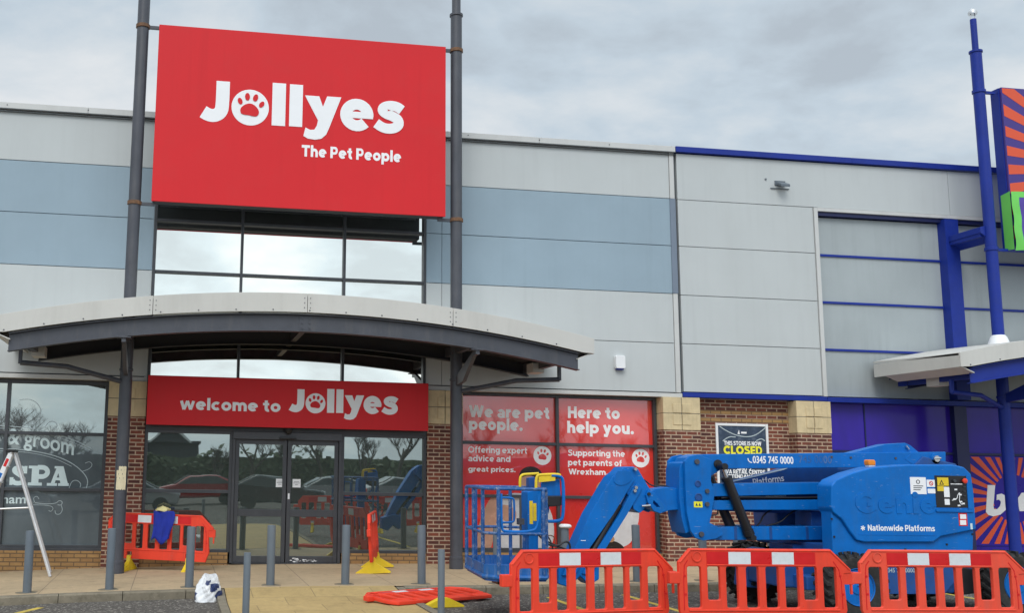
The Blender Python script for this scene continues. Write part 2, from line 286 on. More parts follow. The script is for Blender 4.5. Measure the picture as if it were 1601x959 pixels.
# ------------------------------------------------------------------ mesh helpers
ORG = {}
class MB:
    def __init__(s): s.v = []; s.f = []
    def add(s, vs, fs):
        k = len(s.v); s.v += [tuple(v) for v in vs]; s.f += [tuple(i+k for i in f) for f in fs]; return s
    def box(s, x0, x1, y0, y1, z0, z1):
        vs = [(x, y, z) for z in (z0, z1) for y in (y0, y1) for x in (x0, x1)]
        return s.add(vs, [(0, 2, 3, 1), (4, 5, 7, 6), (0, 1, 5, 4), (2, 6, 7, 3), (0, 4, 6, 2), (1, 3, 7, 5)])
    def prism(s, pts, a0, a1, plane='xz'):
        def w(u, v, a): return {'xz': (u, a, v), 'xy': (u, v, a), 'yz': (a, u, v)}[plane]
        n = len(pts)
        vs = [w(u, v, a0) for u, v in pts]+[w(u, v, a1) for u, v in pts]
        return s.add(vs, [tuple(range(n)), tuple(range(2*n-1, n-1, -1))]+[(i, i+n, (i+1) % n+n, (i+1) % n) for i in range(n)])
    def cyl(s, p0, p1, r0, r1=None, n=16, cap=True):
        r1 = r0 if r1 is None else r1
        p0 = Vector(p0); p1 = Vector(p1); d = (p1-p0).normalized()
        a = d.cross(Vector((0, 0, 1)) if abs(d.z) < 0.9 else Vector((1, 0, 0))).normalized(); b = d.cross(a)
        vs = []
        for p, r in ((p0, r0), (p1, r1)):
            vs += [p+a*(r*cos(2*pi*i/n))+b*(r*sin(2*pi*i/n)) for i in range(n)]
        fs = [(i, (i+1) % n, (i+1) % n+n, i+n) for i in range(n)]
        if cap: fs += [tuple(range(n-1, -1, -1)), tuple(range(n, 2*n))]
        return s.add(vs, fs)
    def tube(s, path, r, n=8, closed=False):
        path = [Vector(p) for p in path]; m = len(path); rings = []; ref = None
        for i, p in enumerate(path):
            q0 = path[i-1] if (i or closed) else p; q1 = path[(i+1) % m] if (i < m-1 or closed) else p
            d = (q1-q0).normalized()
            if ref is None: ref = d.cross(Vector((0, 0, 1)) if abs(d.z) < 0.9 else Vector((1, 0, 0))).normalized()
            a = (ref-d*ref.dot(d)).normalized(); ref = a; b = d.cross(a)
            rr = r[i] if isinstance(r, (list, tuple)) else r
            rings.append([p+a*(rr*cos(2*pi*k/n))+b*(rr*sin(2*pi*k/n)) for k in range(n)])
        vs = [v for g in rings for v in g]; fs = []
        for i in range(m if closed else m-1):
            j = (i+1) % m
            fs += [(i*n+k, i*n+(k+1) % n, j*n+(k+1) % n, j*n+k) for k in range(n)]
        if not closed: fs += [tuple(range(n-1, -1, -1)), tuple(range((m-1)*n, m*n))]
        return s.add(vs, fs)
    def lathe(s, prof, c, n=24, axis='z', ring=False):
        vs = []; c = Vector(c)
        for r, h in prof:
            for i in range(n):
                a = 2*pi*i/n
                o = (r*cos(a), r*sin(a), h) if axis == 'z' else ((r*cos(a), h, r*sin(a)) if axis == 'y' else (h, r*cos(a), r*sin(a)))
                vs.append(c+Vector(o))
        m = len(prof)
        fs = [(j*n+i, j*n+(i+1) % n, (j+1) % m*n+(i+1) % n, (j+1) % m*n+i) for j in range(m if ring else m-1) for i in range(n)]
        if ring: return s.add(vs, fs)
        fs += [tuple(range(n-1, -1, -1)), tuple(range((m-1)*n, m*n))]
        return s.add(vs, fs)
    def build(s, name, mt, parent=None, bevel=0.0, loc=None, smooth=35, seg=2):
        o = ORG.get(parent.name, Vector((0, 0, 0))) if parent else (Vector(loc) if loc is not None else Vector((0, 0, 0)))
        me = bpy.data.meshes.new(name)
        me.from_pydata([Vector(v)-o for v in s.v], [], s.f)
        bm = bmesh.new(); bm.from_mesh(me)
        bmesh.ops.recalc_face_normals(bm, faces=bm.faces)
        if bevel:
            ed = [e for e in bm.edges if len(e.link_faces) == 2 and e.calc_face_angle(0) > radians(28)]
            bmesh.ops.bevel(bm, geom=ed, offset=bevel, offset_type='OFFSET', segments=seg, profile=0.5, affect='EDGES', clamp_overlap=True)
        uv = bm.loops.layers.uv.new('UVMap')
        bm.normal_update()
        for f in bm.faces:
            n = f.normal; ax, ay, azz = abs(n.x), abs(n.y), abs(n.z)
            for l in f.loops:
                p = l.vert.co+o
                l[uv].uv = (p.x, p.y) if azz >= ax and azz >= ay else ((p.x, p.z) if ay >= ax else (p.y+0.11, p.z))
            f.smooth = True
        bm.to_mesh(me); bm.free()
        me.set_sharp_from_angle(angle=radians(smooth))
        if mt: me.materials.append(mt)
        ob = bpy.data.objects.new(name, me); COL.objects.link(ob)
        ORG[ob.name] = o
        if bevel:
            wn = ob.modifiers.new('wn', 'WEIGHTED_NORMAL'); wn.keep_sharp = True; wn.weight = 100
        if parent: ob.parent = parent
        elif loc is not None: ob.location = o
        return ob
def tag(o, label=None, cat=None, group=None, kind=None):
    for k, v in (('label', label), ('category', cat), ('group', group), ('kind', kind)):
        if v: o[k] = v
    return o
def thing(name, loc, label, cat, group=None):
    o = bpy.data.objects.new(name, None); COL.objects.link(o); o.location = loc; o.empty_display_size = 0.2
    ORG[o.name] = Vector(loc); return tag(o, label, cat, group)
def children(o): return [c for c in bpy.data.objects if c.parent == o]
def copy_tree(o, parent=None):
    c = o.copy(); COL.objects.link(c); ORG[c.name] = ORG.get(o.name, Vector())
    if parent: c.parent = parent
    for ch in children(o):
        copy_tree(ch, c)
    return c
SPLIT = {'plinth', 'pillar', 'joint_cover', 'window_jamb', 'base_trim', 'sign_bracket', 'axle', 'recess_frame', 'cladding_rail', 'building_core', 'front_stile', 'rear_leg',
         'shopfront_panel', 'shopfront_glass', 'shopfront_frame', 'base_flashing', 'drip_edge', 'brick_band', 'door_frame', 'door_header', 'white_sticker', 'warning_label', 'windscreen', 'bolt', 'wall_tie'}
def islands(mb):
    par = list(range(len(mb.v)))
    def find(i):
        while par[i] != i: par[i] = par[par[i]]; i = par[i]
        return i
    for f in mb.f:
        r = find(f[0])
        for i in f[1:]: par[find(i)] = r
    grp = {}
    for f in mb.f: grp.setdefault(find(f[0]), []).append(f)
    out = []
    for fs in grp.values():
        ids = sorted({i for f in fs for i in f}); mp = {i: k for k, i in enumerate(ids)}
        n = MB(); n.v = [mb.v[i] for i in ids]; n.f = [tuple(mp[i] for i in f) for f in fs]; out.append(n)
    return out
def part(mb, name, mt, parent, bevel=0.0, label=None, **k):
    if name in SPLIT:
        isl = islands(mb)
        if len(isl) > 1:
            return [part(i, name, mt, parent, bevel, label, **k) for i in isl][0]
    o = mb.build(name, M[mt] if isinstance(mt, str) else mt, parent, bevel, **k)
    if label: o['label'] = label
    return o
def curve_mesh(splines, extr=0.0, bev=0.0, text=None, offset=0.0, shear=0.0, spacing=1.0):
    """flat filled outline with holes (or text) -> (verts, faces) in the XY plane, extruded along Z"""
    if text is None:
        cu = bpy.data.curves.new('c', 'CURVE'); cu.dimensions = '2D'; cu.fill_mode = 'BOTH'
        for pts in splines:
            sp = cu.splines.new('POLY'); sp.points.add(len(pts)-1)
            for p, q in zip(sp.points, pts): p.co = (q[0], q[1], 0, 1)
            sp.use_cyclic_u = True
    else:
        cu = bpy.data.curves.new('t', 'FONT'); cu.body = text; cu.size = 1; cu.offset = offset; cu.fill_mode = 'BOTH'; cu.resolution_u = 5; cu.shear = shear; cu.space_character = spacing
    cu.extrude = extr; cu.bevel_depth = bev; cu.bevel_resolution = 1
    ob = bpy.data.objects.new('tmp', cu); COL.objects.link(ob)
    me = bpy.data.meshes.new_from_object(ob)
    vs = [v.co.copy() for v in me.vertices]; fs = [tuple(p.vertices) for p in me.polygons]
    bpy.data.objects.remove(ob); bpy.data.curves.remove(cu); bpy.data.meshes.remove(me)
    return vs, fs
def fit_text(mb, s, x0, x1, z0, z1, y, depth=0.006, offset=0.025, shear=0.0, spacing=1.0, arc=None, rot=0.0):
    """lettering whose bounding box is x0..x1, z0..z1 on the plane facing -Y at y"""
    if arc is None and not shear and not any(c.isdigit() or c == '&' for c in s):
        return geo_text(mb, s, x0, x1, z0, z1, y, depth, 0.17+offset*2.0, rot)
    vs, fs = curve_mesh(None, 0.5, 0, s, offset, shear, spacing)
    a0 = min(v.x for v in vs); a1 = max(v.x for v in vs); b0 = min(v.y for v in vs); b1 = max(v.y for v in vs)
    res = []
    for v in vs:
        x = x0+(v.x-a0)/(a1-a0)*(x1-x0); z = z0+(v.y-b0)/(b1-b0)*(z1-z0)
        if arc: z += arc(x)
        if rot:
            dx, dz = x-x0, z-z0; x, z = x0+dx*cos(rot)-dz*sin(rot), z0+dx*sin(rot)+dz*cos(rot)
        res.append((x, y-depth*(v.z+0.5), z))
    return mb.add(res, fs)
def plate(mb, splines, y0, y1, bev=0.0):
    """outline (x,z) with holes as a plate between y0 (front) and y1"""
    vs, fs = curve_mesh(splines, abs(y1-y0)/2-bev, bev)
    return mb.add([(v.x, (y0+y1)/2-v.z, v.y) for v in vs], fs)
def ell(cx, cz, rx, rz, n=28, a=0.0):
    return [(cx+rx*cos(t)*cos(a)-rz*sin(t)*sin(a), cz+rx*cos(t)*sin(a)+rz*sin(t)*cos(a)) for t in (2*pi*i/n for i in range(n))]
def rrect(x0, x1, z0, z1, r, n=4):
    pts = []
    for cx, cz, a0 in ((x1-r, z1-r, 0), (x0+r, z1-r, pi/2), (x0+r, z0+r, pi), (x1-r, z0+r, 1.5*pi)):
        pts += [(cx+r*cos(a0+pi/2*i/n), cz+r*sin(a0+pi/2*i/n)) for i in range(n+1)]
    return pts
def stroke(pts, w):
    """constant-width band along a polyline"""
    L_, R_ = [], []
    ws = w if isinstance(w, (list, tuple)) else [w]*len(pts)
    for i, p in enumerate(pts):
        p = Vector(p); d0 = (p-Vector(pts[i-1])).normalized() if i else None
        d1 = (Vector(pts[i+1])-p).normalized() if i < len(pts)-1 else None
        d = ((d0 or d1)+(d1 or d0)).normalized(); n = Vector((-d.y, d.x))
        k = 1.0
        if d0 and d1: k = 1/max(0.5, n.dot(Vector((-d0.y, d0.x))))
        h = ws[i]/2*k
        L_.append((p.x+n.x*h, p.y+n.y*h)); R_.append((p.x-n.x*h, p.y-n.y*h))
    return L_+R_[::-1]
def arcpts(cx, cy, rx, ry, a0, a1, n=18):
    return [(cx+rx*cos(radians(a0+(a1-a0)*i/n)), cy+ry*sin(radians(a0+(a1-a0)*i/n))) for i in range(n+1)]
def smoothpts(pts, it=2):
    for _ in range(it):
        q = [pts[0]]
        for a, b in zip(pts, pts[1:]):
            q += [tuple(x*0.75+y*0.25 for x, y in zip(a, b)), tuple(x*0.25+y*0.75 for x, y in zip(a, b))]
        pts = q+[pts[-1]]
    return pts
def paw(cx, cz, s):
    """five pads of a paw print, s = overall size"""
    pad = [(-.30, -.30), (-.36, -.16), (-.30, -.02), (-.16, .10), (0, .15), (.16, .10), (.30, -.02), (.36, -.16), (.30, -.30), (.16, -.33), (0, -.31), (-.16, -.33)]
    pad = smoothpts(pad+[pad[0]], 2)[:-1]
    a = -0.12
    def rt(p): return (cx+s*(p[0]*cos(a)-p[1]*sin(a)), cz+s*(p[0]*sin(a)+p[1]*cos(a)))
    return [[rt(p) for p in pad]]+[[rt(p) for p in ell(x, z, rx, rz, 16, t)] for x, z, rx, rz, t in
            ((-.40, .16, .085, .13, .45), (-.16, .38, .09, .145, .15), (.14, .39, .09, .145, -.15), (.40, .18, .085, .13, -.45))]
def geo_glyphs(w, xh=0.74):
    """bold geometric sans: glyph -> (advance, pieces); a piece is a list of outlines (outer, holes)"""
    h = w/2; D = -0.27; g = {}
    S = lambda p, ww=None: [stroke(p, ww or w)]
    R = lambda cx, cy, rx, ry: [ell(cx, cy, rx, ry, 26), ell(cx, cy, rx-w, ry-w, 22)]
    V = lambda x, a, b: S([(x, a), (x, b)])
    Hh = lambda a, b, y, ww=None: S([(a, y), (b, y)], ww)
    r = xh/2; k = 0.92; rx = r*1.02; bx = 2*rx
    wt = w*0.86
    def arch(x0, x1): return S([(x0, 0.02+xh*0.40)]+arcpts((x0+x1)/2, xh*0.53, (x1-x0)/2, xh*0.47-h, 180, 0, 12)[1:-1]+[(x1, xh*0.45), (x1, 0)])
    g['o'] = (bx, [R(rx, r, rx, r)])
    g['c'] = (bx*0.88, [S(arcpts(rx, r, rx-h, r-h, 48, 312, 20))])
    g['e'] = (bx, [S(arcpts(rx, r, rx-h, r-h, -4, 315, 24)), Hh(w*0.8, bx-w*0.5, r, w*0.72)])
    g['a'] = (bx*0.90, [V(bx*0.90-h, 0, xh*0.62), S([(bx*0.90-h, xh*0.55)]+arcpts(bx*0.45, xh*0.56, bx*0.45-h, xh*0.44-h, 15, 150, 10)), [ell(bx*0.41, xh*0.27, bx*0.41, xh*0.29, 22), ell(bx*0.43, xh*0.27, bx*0.41-w*0.85, xh*0.29-w*0.72, 16)]])
    g['b'] = (bx+0.04, [V(h, 0, 1.02), R(rx+0.04, r, rx, r)])
    g['d'] = (bx+0.04, [V(bx+0.04-h, 0, 1.02), R(rx, r, rx, r)])
    g['p'] = (bx+0.04, [V(h, D, xh), R(rx+0.04, r, rx, r)])
    g['q'] = (bx+0.04, [V(bx+0.04-h, D, xh), R(rx, r, rx, r)])
    g['g'] = (bx+0.04, [S([(bx+0.04-h, xh), (bx+0.04-h, -0.02)]+arcpts(rx+0.02, -0.02, rx+0.02-h, 0.25-h, 0, -150, 12)[1:]), R(rx, r, rx, r)])
    g['l'] = (w, [V(h, 0, 1.02)]); g['i'] = (w*1.1, [V(h*1.1, 0, xh), [ell(h*1.1, xh+0.17, w*0.56, w*0.56, 16)]])
    g['h'] = (bx*0.92, [V(h, 0, 1.02), arch(h, bx*0.92-h)]); g['n'] = (bx*0.92, [V(h, 0, xh), arch(h, bx*0.92-h)])
    m_ = bx*0.80
    g['m'] = (2*m_-w+0.10, [V(h, 0, xh), arch(h, m_+0.05-h), arch(m_+0.05-h, 2*m_+0.10-w-h)])
    g['u'] = (bx*0.92, [S([(h, xh), (h, xh*0.55)]+arcpts(bx*0.46, xh*0.47, bx*0.46-h, xh*0.47-h, 180, 360, 12)[1:-1]+[(bx*0.92-h, xh*0.5)]), V(bx*0.92-h, 0, xh)])
    g['r'] = (bx*0.60, [V(h, 0, xh), S([(h, xh*0.42)]+arcpts(bx*0.52, xh*0.50, bx*0.52-h, xh*0.5-h, 180, 85, 8)[1:]+[(bx*0.60, xh-h)])])
    g['t'] = (bx*0.66, [S([(w*0.75+h*0.6, 0.95), (w*0.75+h*0.6, 0.28)]+arcpts(w*0.75+h*0.6+0.16, 0.26, 0.16, 0.26-h, 180, 290, 8)[1:]), Hh(0, bx*0.62, xh-wt/2, wt)])
    g['f'] = (bx*0.62, [S([(w*0.7+h*0.6, 0), (w*0.7+h*0.6, 0.75)]+arcpts(w*0.7+h*0.6+0.17, 0.77, 0.17, 0.27-h, 180, 75, 8)[1:]), Hh(0, bx*0.58, xh-wt/2, wt)])
    g['s'] = (bx*0.80, [S(smoothpts([(bx*0.73, xh*0.78), (bx*0.58, xh-h*1.0), (bx*0.38, xh-h), (bx*0.14, xh*0.82), (bx*0.20, xh*0.60), (bx*0.45, xh*0.50), (bx*0.68, xh*0.38), (bx*0.68, xh*0.17), (bx*0.42, h), (bx*0.20, h*1.05), (bx*0.04, xh*0.20)], 2), w*0.86)])
    g['v'] = (bx*0.96, [S([(h*0.9, xh), (bx*0.48, 0.02)]), S([(bx*0.96-h*0.9, xh), (bx*0.48, 0.02)])])
    g['y'] = (bx*0.96, [S([(h*0.9, xh), (bx*0.50, 0.02)]), S([(bx*0.96-h*0.9, xh), (bx*0.46, 0.0), (bx*0.38, D*0.55), (bx*0.28, D+h), (bx*0.08, D+h*1.05)])])
    g['w'] = (bx*1.45, [S([(h*0.8, xh), (bx*0.40, 0.02)], w*0.92), S([(bx*0.73, xh), (bx*0.40, 0.02)], w*0.92), S([(bx*0.72, xh), (bx*1.05, 0.02)], w*0.92), S([(bx*1.45-h*0.8, xh), (bx*1.05, 0.02)], w*0.92)])
    g['x'] = (bx*0.92, [S([(h, xh), (bx*0.92-h, 0)]), S([(bx*0.92-h, xh), (h, 0)])])
    g['k'] = (bx*0.9, [V(h, 0, 1.02), S([(bx*0.85-h*0.5, xh), (w*0.8, xh*0.42)]), S([(bx*0.9-h*0.5, 0), (bx*0.34, xh*0.58)])])
    g['.'] = (w*1.15, [[ell(w*0.57, w*0.57, w*0.58, w*0.58, 16)]])
    # capitals
    cw = 0.80
    def bowl(x1, yb, yt): 
        ry = (yt-yb)/2-wt/2
        return [stroke([(h, yt-wt/2), (x1-0.30, yt-wt/2)]+arcpts(x1-0.30, (yt+yb)/2, 0.30-h, ry, 90, -90, 12)[1:-1]+[(x1-0.30, yb+wt/2), (h, yb+wt/2)], wt)]
    g['H'] = (cw, [V(h, 0, 1), V(cw-h, 0, 1), Hh(h, cw-h, 0.5)])
    g['O'] = (1.04, [R(0.52, 0.5, 0.52, 0.51)]); g['C'] = (0.92, [S(arcpts(0.52, 0.5, 0.52-h, 0.51-h, 42, 318, 22))])
    g['G'] = (0.98, [S(arcpts(0.52, 0.5, 0.52-h, 0.51-h, 42, 330, 22)), V(0.98-h, 0.14, 0.52), Hh(0.55, 0.98, 0.52-h*0.8, w*0.8)])
    g['T'] = (0.80, [V(0.40, 0, 0.95), Hh(0, 0.80, 1-h)]); g['I'] = (w, [V(h, 0, 1)])
    g['P'] = (0.74, [V(h, 0, 1), bowl(0.74, 0.32, 1.0)]); g['R'] = (0.78, [V(h, 0, 1), bowl(0.74, 0.32, 1.0), S([(0.40, 0.38), (0.70, 0)])])
    g['E'] = (0.66, [V(h, 0, 1), Hh(h, 0.66, 1-wt/2, wt), Hh(h, 0.62, 0.5, wt), Hh(h, 0.66, wt/2, wt)]); g['L'] = (0.62, [V(h, 0, 1), Hh(h, 0.62, wt/2, wt)])
    g['D'] = (0.86, [V(h, 0, 1), [stroke([(h, 1-wt/2), (0.42, 1-wt/2)]+arcpts(0.42, 0.5, 0.44-h, 0.5-wt/2, 90, -90, 14)[1:-1]+[(0.42, wt/2), (h, wt/2)], wt)]])
    g['N'] = (cw, [V(h, 0, 1), V(cw-h, 0, 1), S([(h, 0.96), (cw-h, 0.04)])]); g['U'] = (cw, [S([(h, 1), (h, 0.40)]+arcpts(cw/2, 0.38, cw/2-h, 0.38-h, 180, 360, 12)[1:-1]+[(cw-h, 0.40), (cw-h, 1)])])
    g['S'] = (0.76, [S(smoothpts([(0.68, 0.80), (0.54, 1-h), (0.36, 1-h), (0.12, 0.84), (0.16, 0.62), (0.40, 0.52), (0.66, 0.40), (0.66, 0.16), (0.40, h), (0.22, h), (0.04, 0.19)], 2), w*0.92)])
    g['W'] = (1.28, [S([(h*0.8, 1), (0.36, 0.02)]), S([(0.64, 1), (0.36, 0.02)]), S([(0.64, 1), (0.92, 0.02)]), S([(1.28-h*0.8, 1), (0.92, 0.02)])])
    g['A'] = (0.92, [S([(h*0.8, 0), (0.46, 0.98)]), S([(0.92-h*0.8, 0), (0.46, 0.98)]), Hh(0.20, 0.72, 0.28, wt)]); g['V'] = (0.92, [S([(h*0.8, 1), (0.46, 0.02)]), S([(0.92-h*0.8, 1), (0.46, 0.02)])])
    return g
_GEO = {}
def geo_text(mb, s, x0, x1, z0, z1, y, depth, w, rot=0.0):
    g = _GEO.setdefault(round(w, 3), geo_glyphs(w)); pen = 0; out = []
    gap = 0.085 if w > 0.18 else 0.10
    for ch in s:
        if ch == ' ': pen += 0.30; continue
        adv, pcs = g[ch]
        for p in pcs: out.append([[(a+pen, b) for a, b in sp] for sp in p])
        pen += adv+gap
    pts = [q for p in out for sp in p for q in sp]
    a0 = min(p[0] for p in pts); a1 = max(p[0] for p in pts); b0 = min(p[1] for p in pts); b1 = max(p[1] for p in pts)
    st = min(0.0004, depth*0.05)
    for i, p in enumerate(out):
        q = []
        for sp in p:
            r_ = []
            for a, b in sp:
                dx = (a-a0)/(a1-a0)*(x1-x0); dz = (b-b0)/(b1-b0)*(z1-z0)
                r_.append((x0+dx*cos(rot)-dz*sin(rot), z0+dx*sin(rot)+dz*cos(rot)))
            q.append(r_)
        plate(mb, q, y-depth-st*(i % 5), y)
    return mb
LOGO_W, LOGO_H = 847, 184
def logo_pieces():
    e_arc = stroke(arcpts(648, 70, 47, 47, -6, 318, 26), 47)
    return [stroke(smoothpts([(88, 176), (88, 80), (84, 44), (60, 26), (34, 27), (10, 40)], 2), 55),
            ell(202, 71, 77, 77, 40),
            [(292, 1), (348, 1), (348, 185), (292, 185)], [(364, 2), (419, 2), (419, 184), (364, 184)],
            [(428, 140), (488, 140), (532, 20), (505, -2)],
            [(581, 142), (521, 142), (488, 50), (480, 12), (470, -6), (452, -8), (433, 1), (425, -36), (444, -46), (474, -49), (500, -43), (520, -24), (532, 6)],
            e_arc, [(604, 56), (717, 56), (716, 84), (604, 84)],
            stroke(smoothpts([(840, 104), (818, 119), (788, 121), (762, 112), (756, 96), (772, 83), (800, 75), (824, 62), (828, 40), (812, 24), (784, 18), (756, 23), (730, 40)], 2), 43)]
def put_logo(mb_white, mb_red, x0, x1, zbase, y, depth=0.02):
    s = (x1-x0)/LOGO_W
    for i, pc in enumerate(logo_pieces()):
        mb = MB(); plate(mb, [[(x0+u*s, zbase+v*s) for u, v in pc]], y-depth-0.0008*i, y)
        mb_white.add(mb.v, mb.f)
    for pc in paw(x0+202*s, zbase+72*s, 112*s):
        plate(mb_red, [pc], y-depth-0.010, y-depth-0.0065)

# ------------------------------------------------------------------ ground
def xsamples(x0, x1):
    xs = sorted({x0, x1} | {x for x, _ in GZ if x0 < x < x1}); return xs
def sheet(name, mt, x0, x1, y0, y1, dz0, dz1, kind='structure', ny=1):
    mb = MB(); xs = xsamples(x0, x1); vs = []
    for j in range(ny+1):
        y = y0+(y1-y0)*j/ny; dz = dz0+(dz1-dz0)*j/ny
        vs += [(x, y, gz(x)+dz) for x in xs]
    n = len(xs)
    mb.add(vs, [(j*n+i, j*n+i+1, (j+1)*n+i+1, (j+1)*n+i) for j in range(ny) for i in range(n-1)])
    o = mb.build(name, M[mt]); o['kind'] = kind; return o
KY = -3.72           # kerb face
# path (dropped crossing) edges follow the photo: about x -1.35 .. 1.25
PX0, PX1 = -1.28, 1.30
sheet('ground', 'asphalt', -700, 700, -1400, 1500, -KERB-0.06, -KERB-0.06)
sheet('car_park_road', 'asphalt', -60, 60, -120, KY-0.06, -KERB, -KERB)
sheet('pavement', 'slabs', -60, 60, KY+0.10, 0.6, 0.0, 0.0)
mb = MB()
for i in range(12):
    pass
def flush_path():
    mb = MB(); vs = []
    rows = [(KY+0.10, 0.004), (KY-0.9, -KERB+0.035), (-14.5, -KERB+0.03)]
    for y, dz in rows: vs += [(PX0, y, gz(PX0)+dz), (0, y, gz(0)+dz), (PX1, y, gz(PX1)+dz)]
    mb.add(vs, [(j*3+i, j*3+i+1, (j+1)*3+i+1, (j+1)*3+i) for j in range(2) for i in range(2)])
    o = mb.build('path', M['path']); o['kind'] = 'structure'
flush_path()
def kerb():
    mb = MB()
    def stone(x0, x1):
        xs = (x0+0.004, x1-0.004)
        vs = [(x, y, gz(x)+z) for x in xs for y, z in ((KY-0.03, -KERB-0.05), (KY-0.02, -0.018), (KY, 0.002), (KY+0.12, 0.005), (KY+0.12, -KERB-0.05))]
        mb.add(vs, [(0, 1, 2, 3, 4), (9, 8, 7, 6, 5)]+[(i, i+5, (i+1) % 5+5, (i+1) % 5) for i in range(5)])
    x = -40.28
    while x < 40:
        a, b = x, x+0.915; x = b
        if a >= PX0-0.14 and b <= PX1+0.14: continue
        if a < PX0-0.14 < b: b = PX0-0.14
        if a < PX1+0.14 < b: a = PX1+0.14
        stone(a, b)
    # edging strips running out to the road beside the path
    for sx in (PX0-0.13, PX1+0.01):
        for k in range(11):
            y1 = KY-0.02-0.9*k; y0 = y1-0.892
            dz = 0.0 if k == 0 else -KERB+0.045
            z0 = gz(sx)-KERB-0.05; zt1 = gz(sx)+(0.003 if k == 0 else -KERB+0.05); zt0 = gz(sx)-KERB+0.05
            mb.add([(sx, y0, z0), (sx+0.12, y0, z0), (sx+0.12, y1, z0), (sx, y1, z0), (sx, y0, zt0), (sx+0.12, y0, zt0), (sx+0.12, y1, zt1), (sx, y1, zt1)],
                   [(0, 3, 2, 1), (4, 5, 6, 7), (0, 1, 5, 4), (1, 2, 6, 5), (2, 3, 7, 6), (3, 0, 4, 7)])
    o = mb.build('kerb', M['kerb'], bevel=0.006); o['kind'] = 'structure'
kerb()
def marking():
    mb = MB()
    def strip(a, b, w=0.09):
        a = Vector((a[0], a[1], 0)); b = Vector((b[0], b[1], 0)); d = (b-a).normalized(); n = Vector((-d.y, d.x, 0))*w/2
        k = 8; vs = []
        for i in range(k+1):
            p = a.lerp(b, i/k)
            for q in (p+n, p-n): vs.append((q.x, q.y, gz(q.x)-KERB+0.004))
        mb.add(vs, [(2*i, 2*i+1, 2*i+3, 2*i+2) for i in range(k)])
    for px0, py0, px1, py1 in ((858, 934, 921, 954), (975, 932, 1064, 956)):
        a = G(px0, py0, -0.08); b = G(px1, py1, -0.06); d = (b-a).normalized()
        strip(a, a+d*5.2)
    a = G(20, 962, -0.25); b = G(64, 953, -0.25); strip(a, b, 0.12)
    for x in (10.0, 12.5): strip((x, -4.4), (x-0.1, -9.2))
    o = mb.build('road_markings', M['line_yellow']); o['kind'] = 'structure'
marking()

# ------------------------------------------------------------------ the building (left shop)
WY = 0.28       # shop window plane
XL, XR = -16.0, 7.93
bld = thing('retail_building', (0, 0, 0), 'long retail unit clad in pale grey and blue-grey panels above brick piers', 'building')
def panels(parent, xs, zs, mt, y=0.0, th=0.10, name='cladding_panel'):
    for i in range(len(xs)-1):
        for j in range(len(zs)-1):
            mb = MB().box(xs[i]+0.004, xs[i+1]-0.004, y, y+th, zs[j]+0.006, zs[j+1]-0.006)
            part(mb, name, mt(i, j) if callable(mt) else mt, parent, 0.004)
ZS = [3.40, 4.40, 5.42, 6.42, 7.42, 8.40]
def clad_mt(i, j): return 'clad_blue' if j in (2, 3) else 'clad'
panels(bld, [-16.0, -9.6, -2.98], ZS, clad_mt); panels(bld, [-2.98, -2.66], ZS, clad_mt)
panels(bld, [2.66, 2.98], ZS, clad_mt); panels(bld, [2.98, 7.82], ZS, clad_mt)
panels(bld, [-2.66, 2.66], [7.42, 8.40], 'clad')
part(MB().box(XL, -2.67, 0.06, 0.30, 3.39, 8.38), 'backing_wall', 'joint', bld); part(MB().box(2.67, 11.03, 0.06, 0.30, 3.39, 8.38), 'backing_wall', 'joint', bld); part(MB().box(-2.66, 2.66, 0.10, 0.30, 7.43, 8.38), 'backing_wall', 'joint', bld)
part(MB().box(7.825, 7.925, -0.012, 0.05, 3.40, 5.42).box(7.825, 7.925, -0.012, 0.05, 7.42, 8.40), 'joint_cover', 'clad_trim', bld, 0.004)
part(MB().box(7.815, 7.935, -0.02, 0.05, 5.425, 7.415), 'joint_cover', 'post_blue', bld, 0.004)
mb = MB()
x = XL
while x < 7.9:
    b = min(x+3.0, 7.95); mb.box(x, b-0.003, -0.07, 0.45, 8.40, 8.53); x = b
part(mb, 'parapet_capping', 'clad_trim', bld, 0.01)
part(MB().box(XL, 7.95, -0.075, -0.071, 8.395, 8.41).box(XL, 7.95, -0.05, 0.0, 8.355, 8.362), 'drip_edge', 'joint', bld)
# flashing and soffit under the cladding
part(MB().box(XL, -2.66, -0.015, 0.30, 3.305, 3.385).box(2.66, 7.95, -0.015, 0.30, 3.305, 3.385), 'base_flashing', 'clad_trim', bld, 0.006)
# roof mass and side
part(MB().box(XL, 14.2, 0.46, 30, 3.0, 8.3).box(XL, 7.95, 0.62, 30, -0.8, 3.0), 'building_core', 'clad', bld)
mb = MB()
for z in (8.47,):
    x = XL+1.5
    while x < 7.9: mb.cyl((x, -0.076, z), (x, -0.07, z), 0.012, n=8); x += 1.5
part(mb, 'fixing_screw', 'joint', bld)
# piers
def pier(parent, x0, x1, front=-0.05, back=0.34, cap=True):
    part(MB().box(x0, x1, front, back, -0.8, 2.645), 'brick_pier', 'brick', parent, 0.004)
    if cap:
        xm = (x0+x1)/2; g = 0.005; mb = MB()
        for a, b in ((x0-0.005, xm-g), (xm+g, x1+0.005)):
            for c, d in ((2.65, 2.972), (2.982, 3.30)):
                mb.box(a, b, front-0.012, back, c, d)
        part(MB().box(x0+0.002, x1-0.002, front-0.004, back-0.002, 2.652, 3.298), 'capital_joint', 'joint', parent)
        # shallow raised squares carved on the blocks
        mb.box(x0+0.2, xm-0.01, front-0.026, front, 2.99, 3.17).box(xm+0.01, x1-0.2, front-0.026, front, 2.99, 3.17)
        mb.box(x0+0.2, xm-0.01, front-0.026, front, 2.75, 2.96).box(xm+0.01, x1-0.2, front-0.026, front, 2.75, 2.96)
        part(mb, 'stone_capital', 'stone', parent, 0.006)
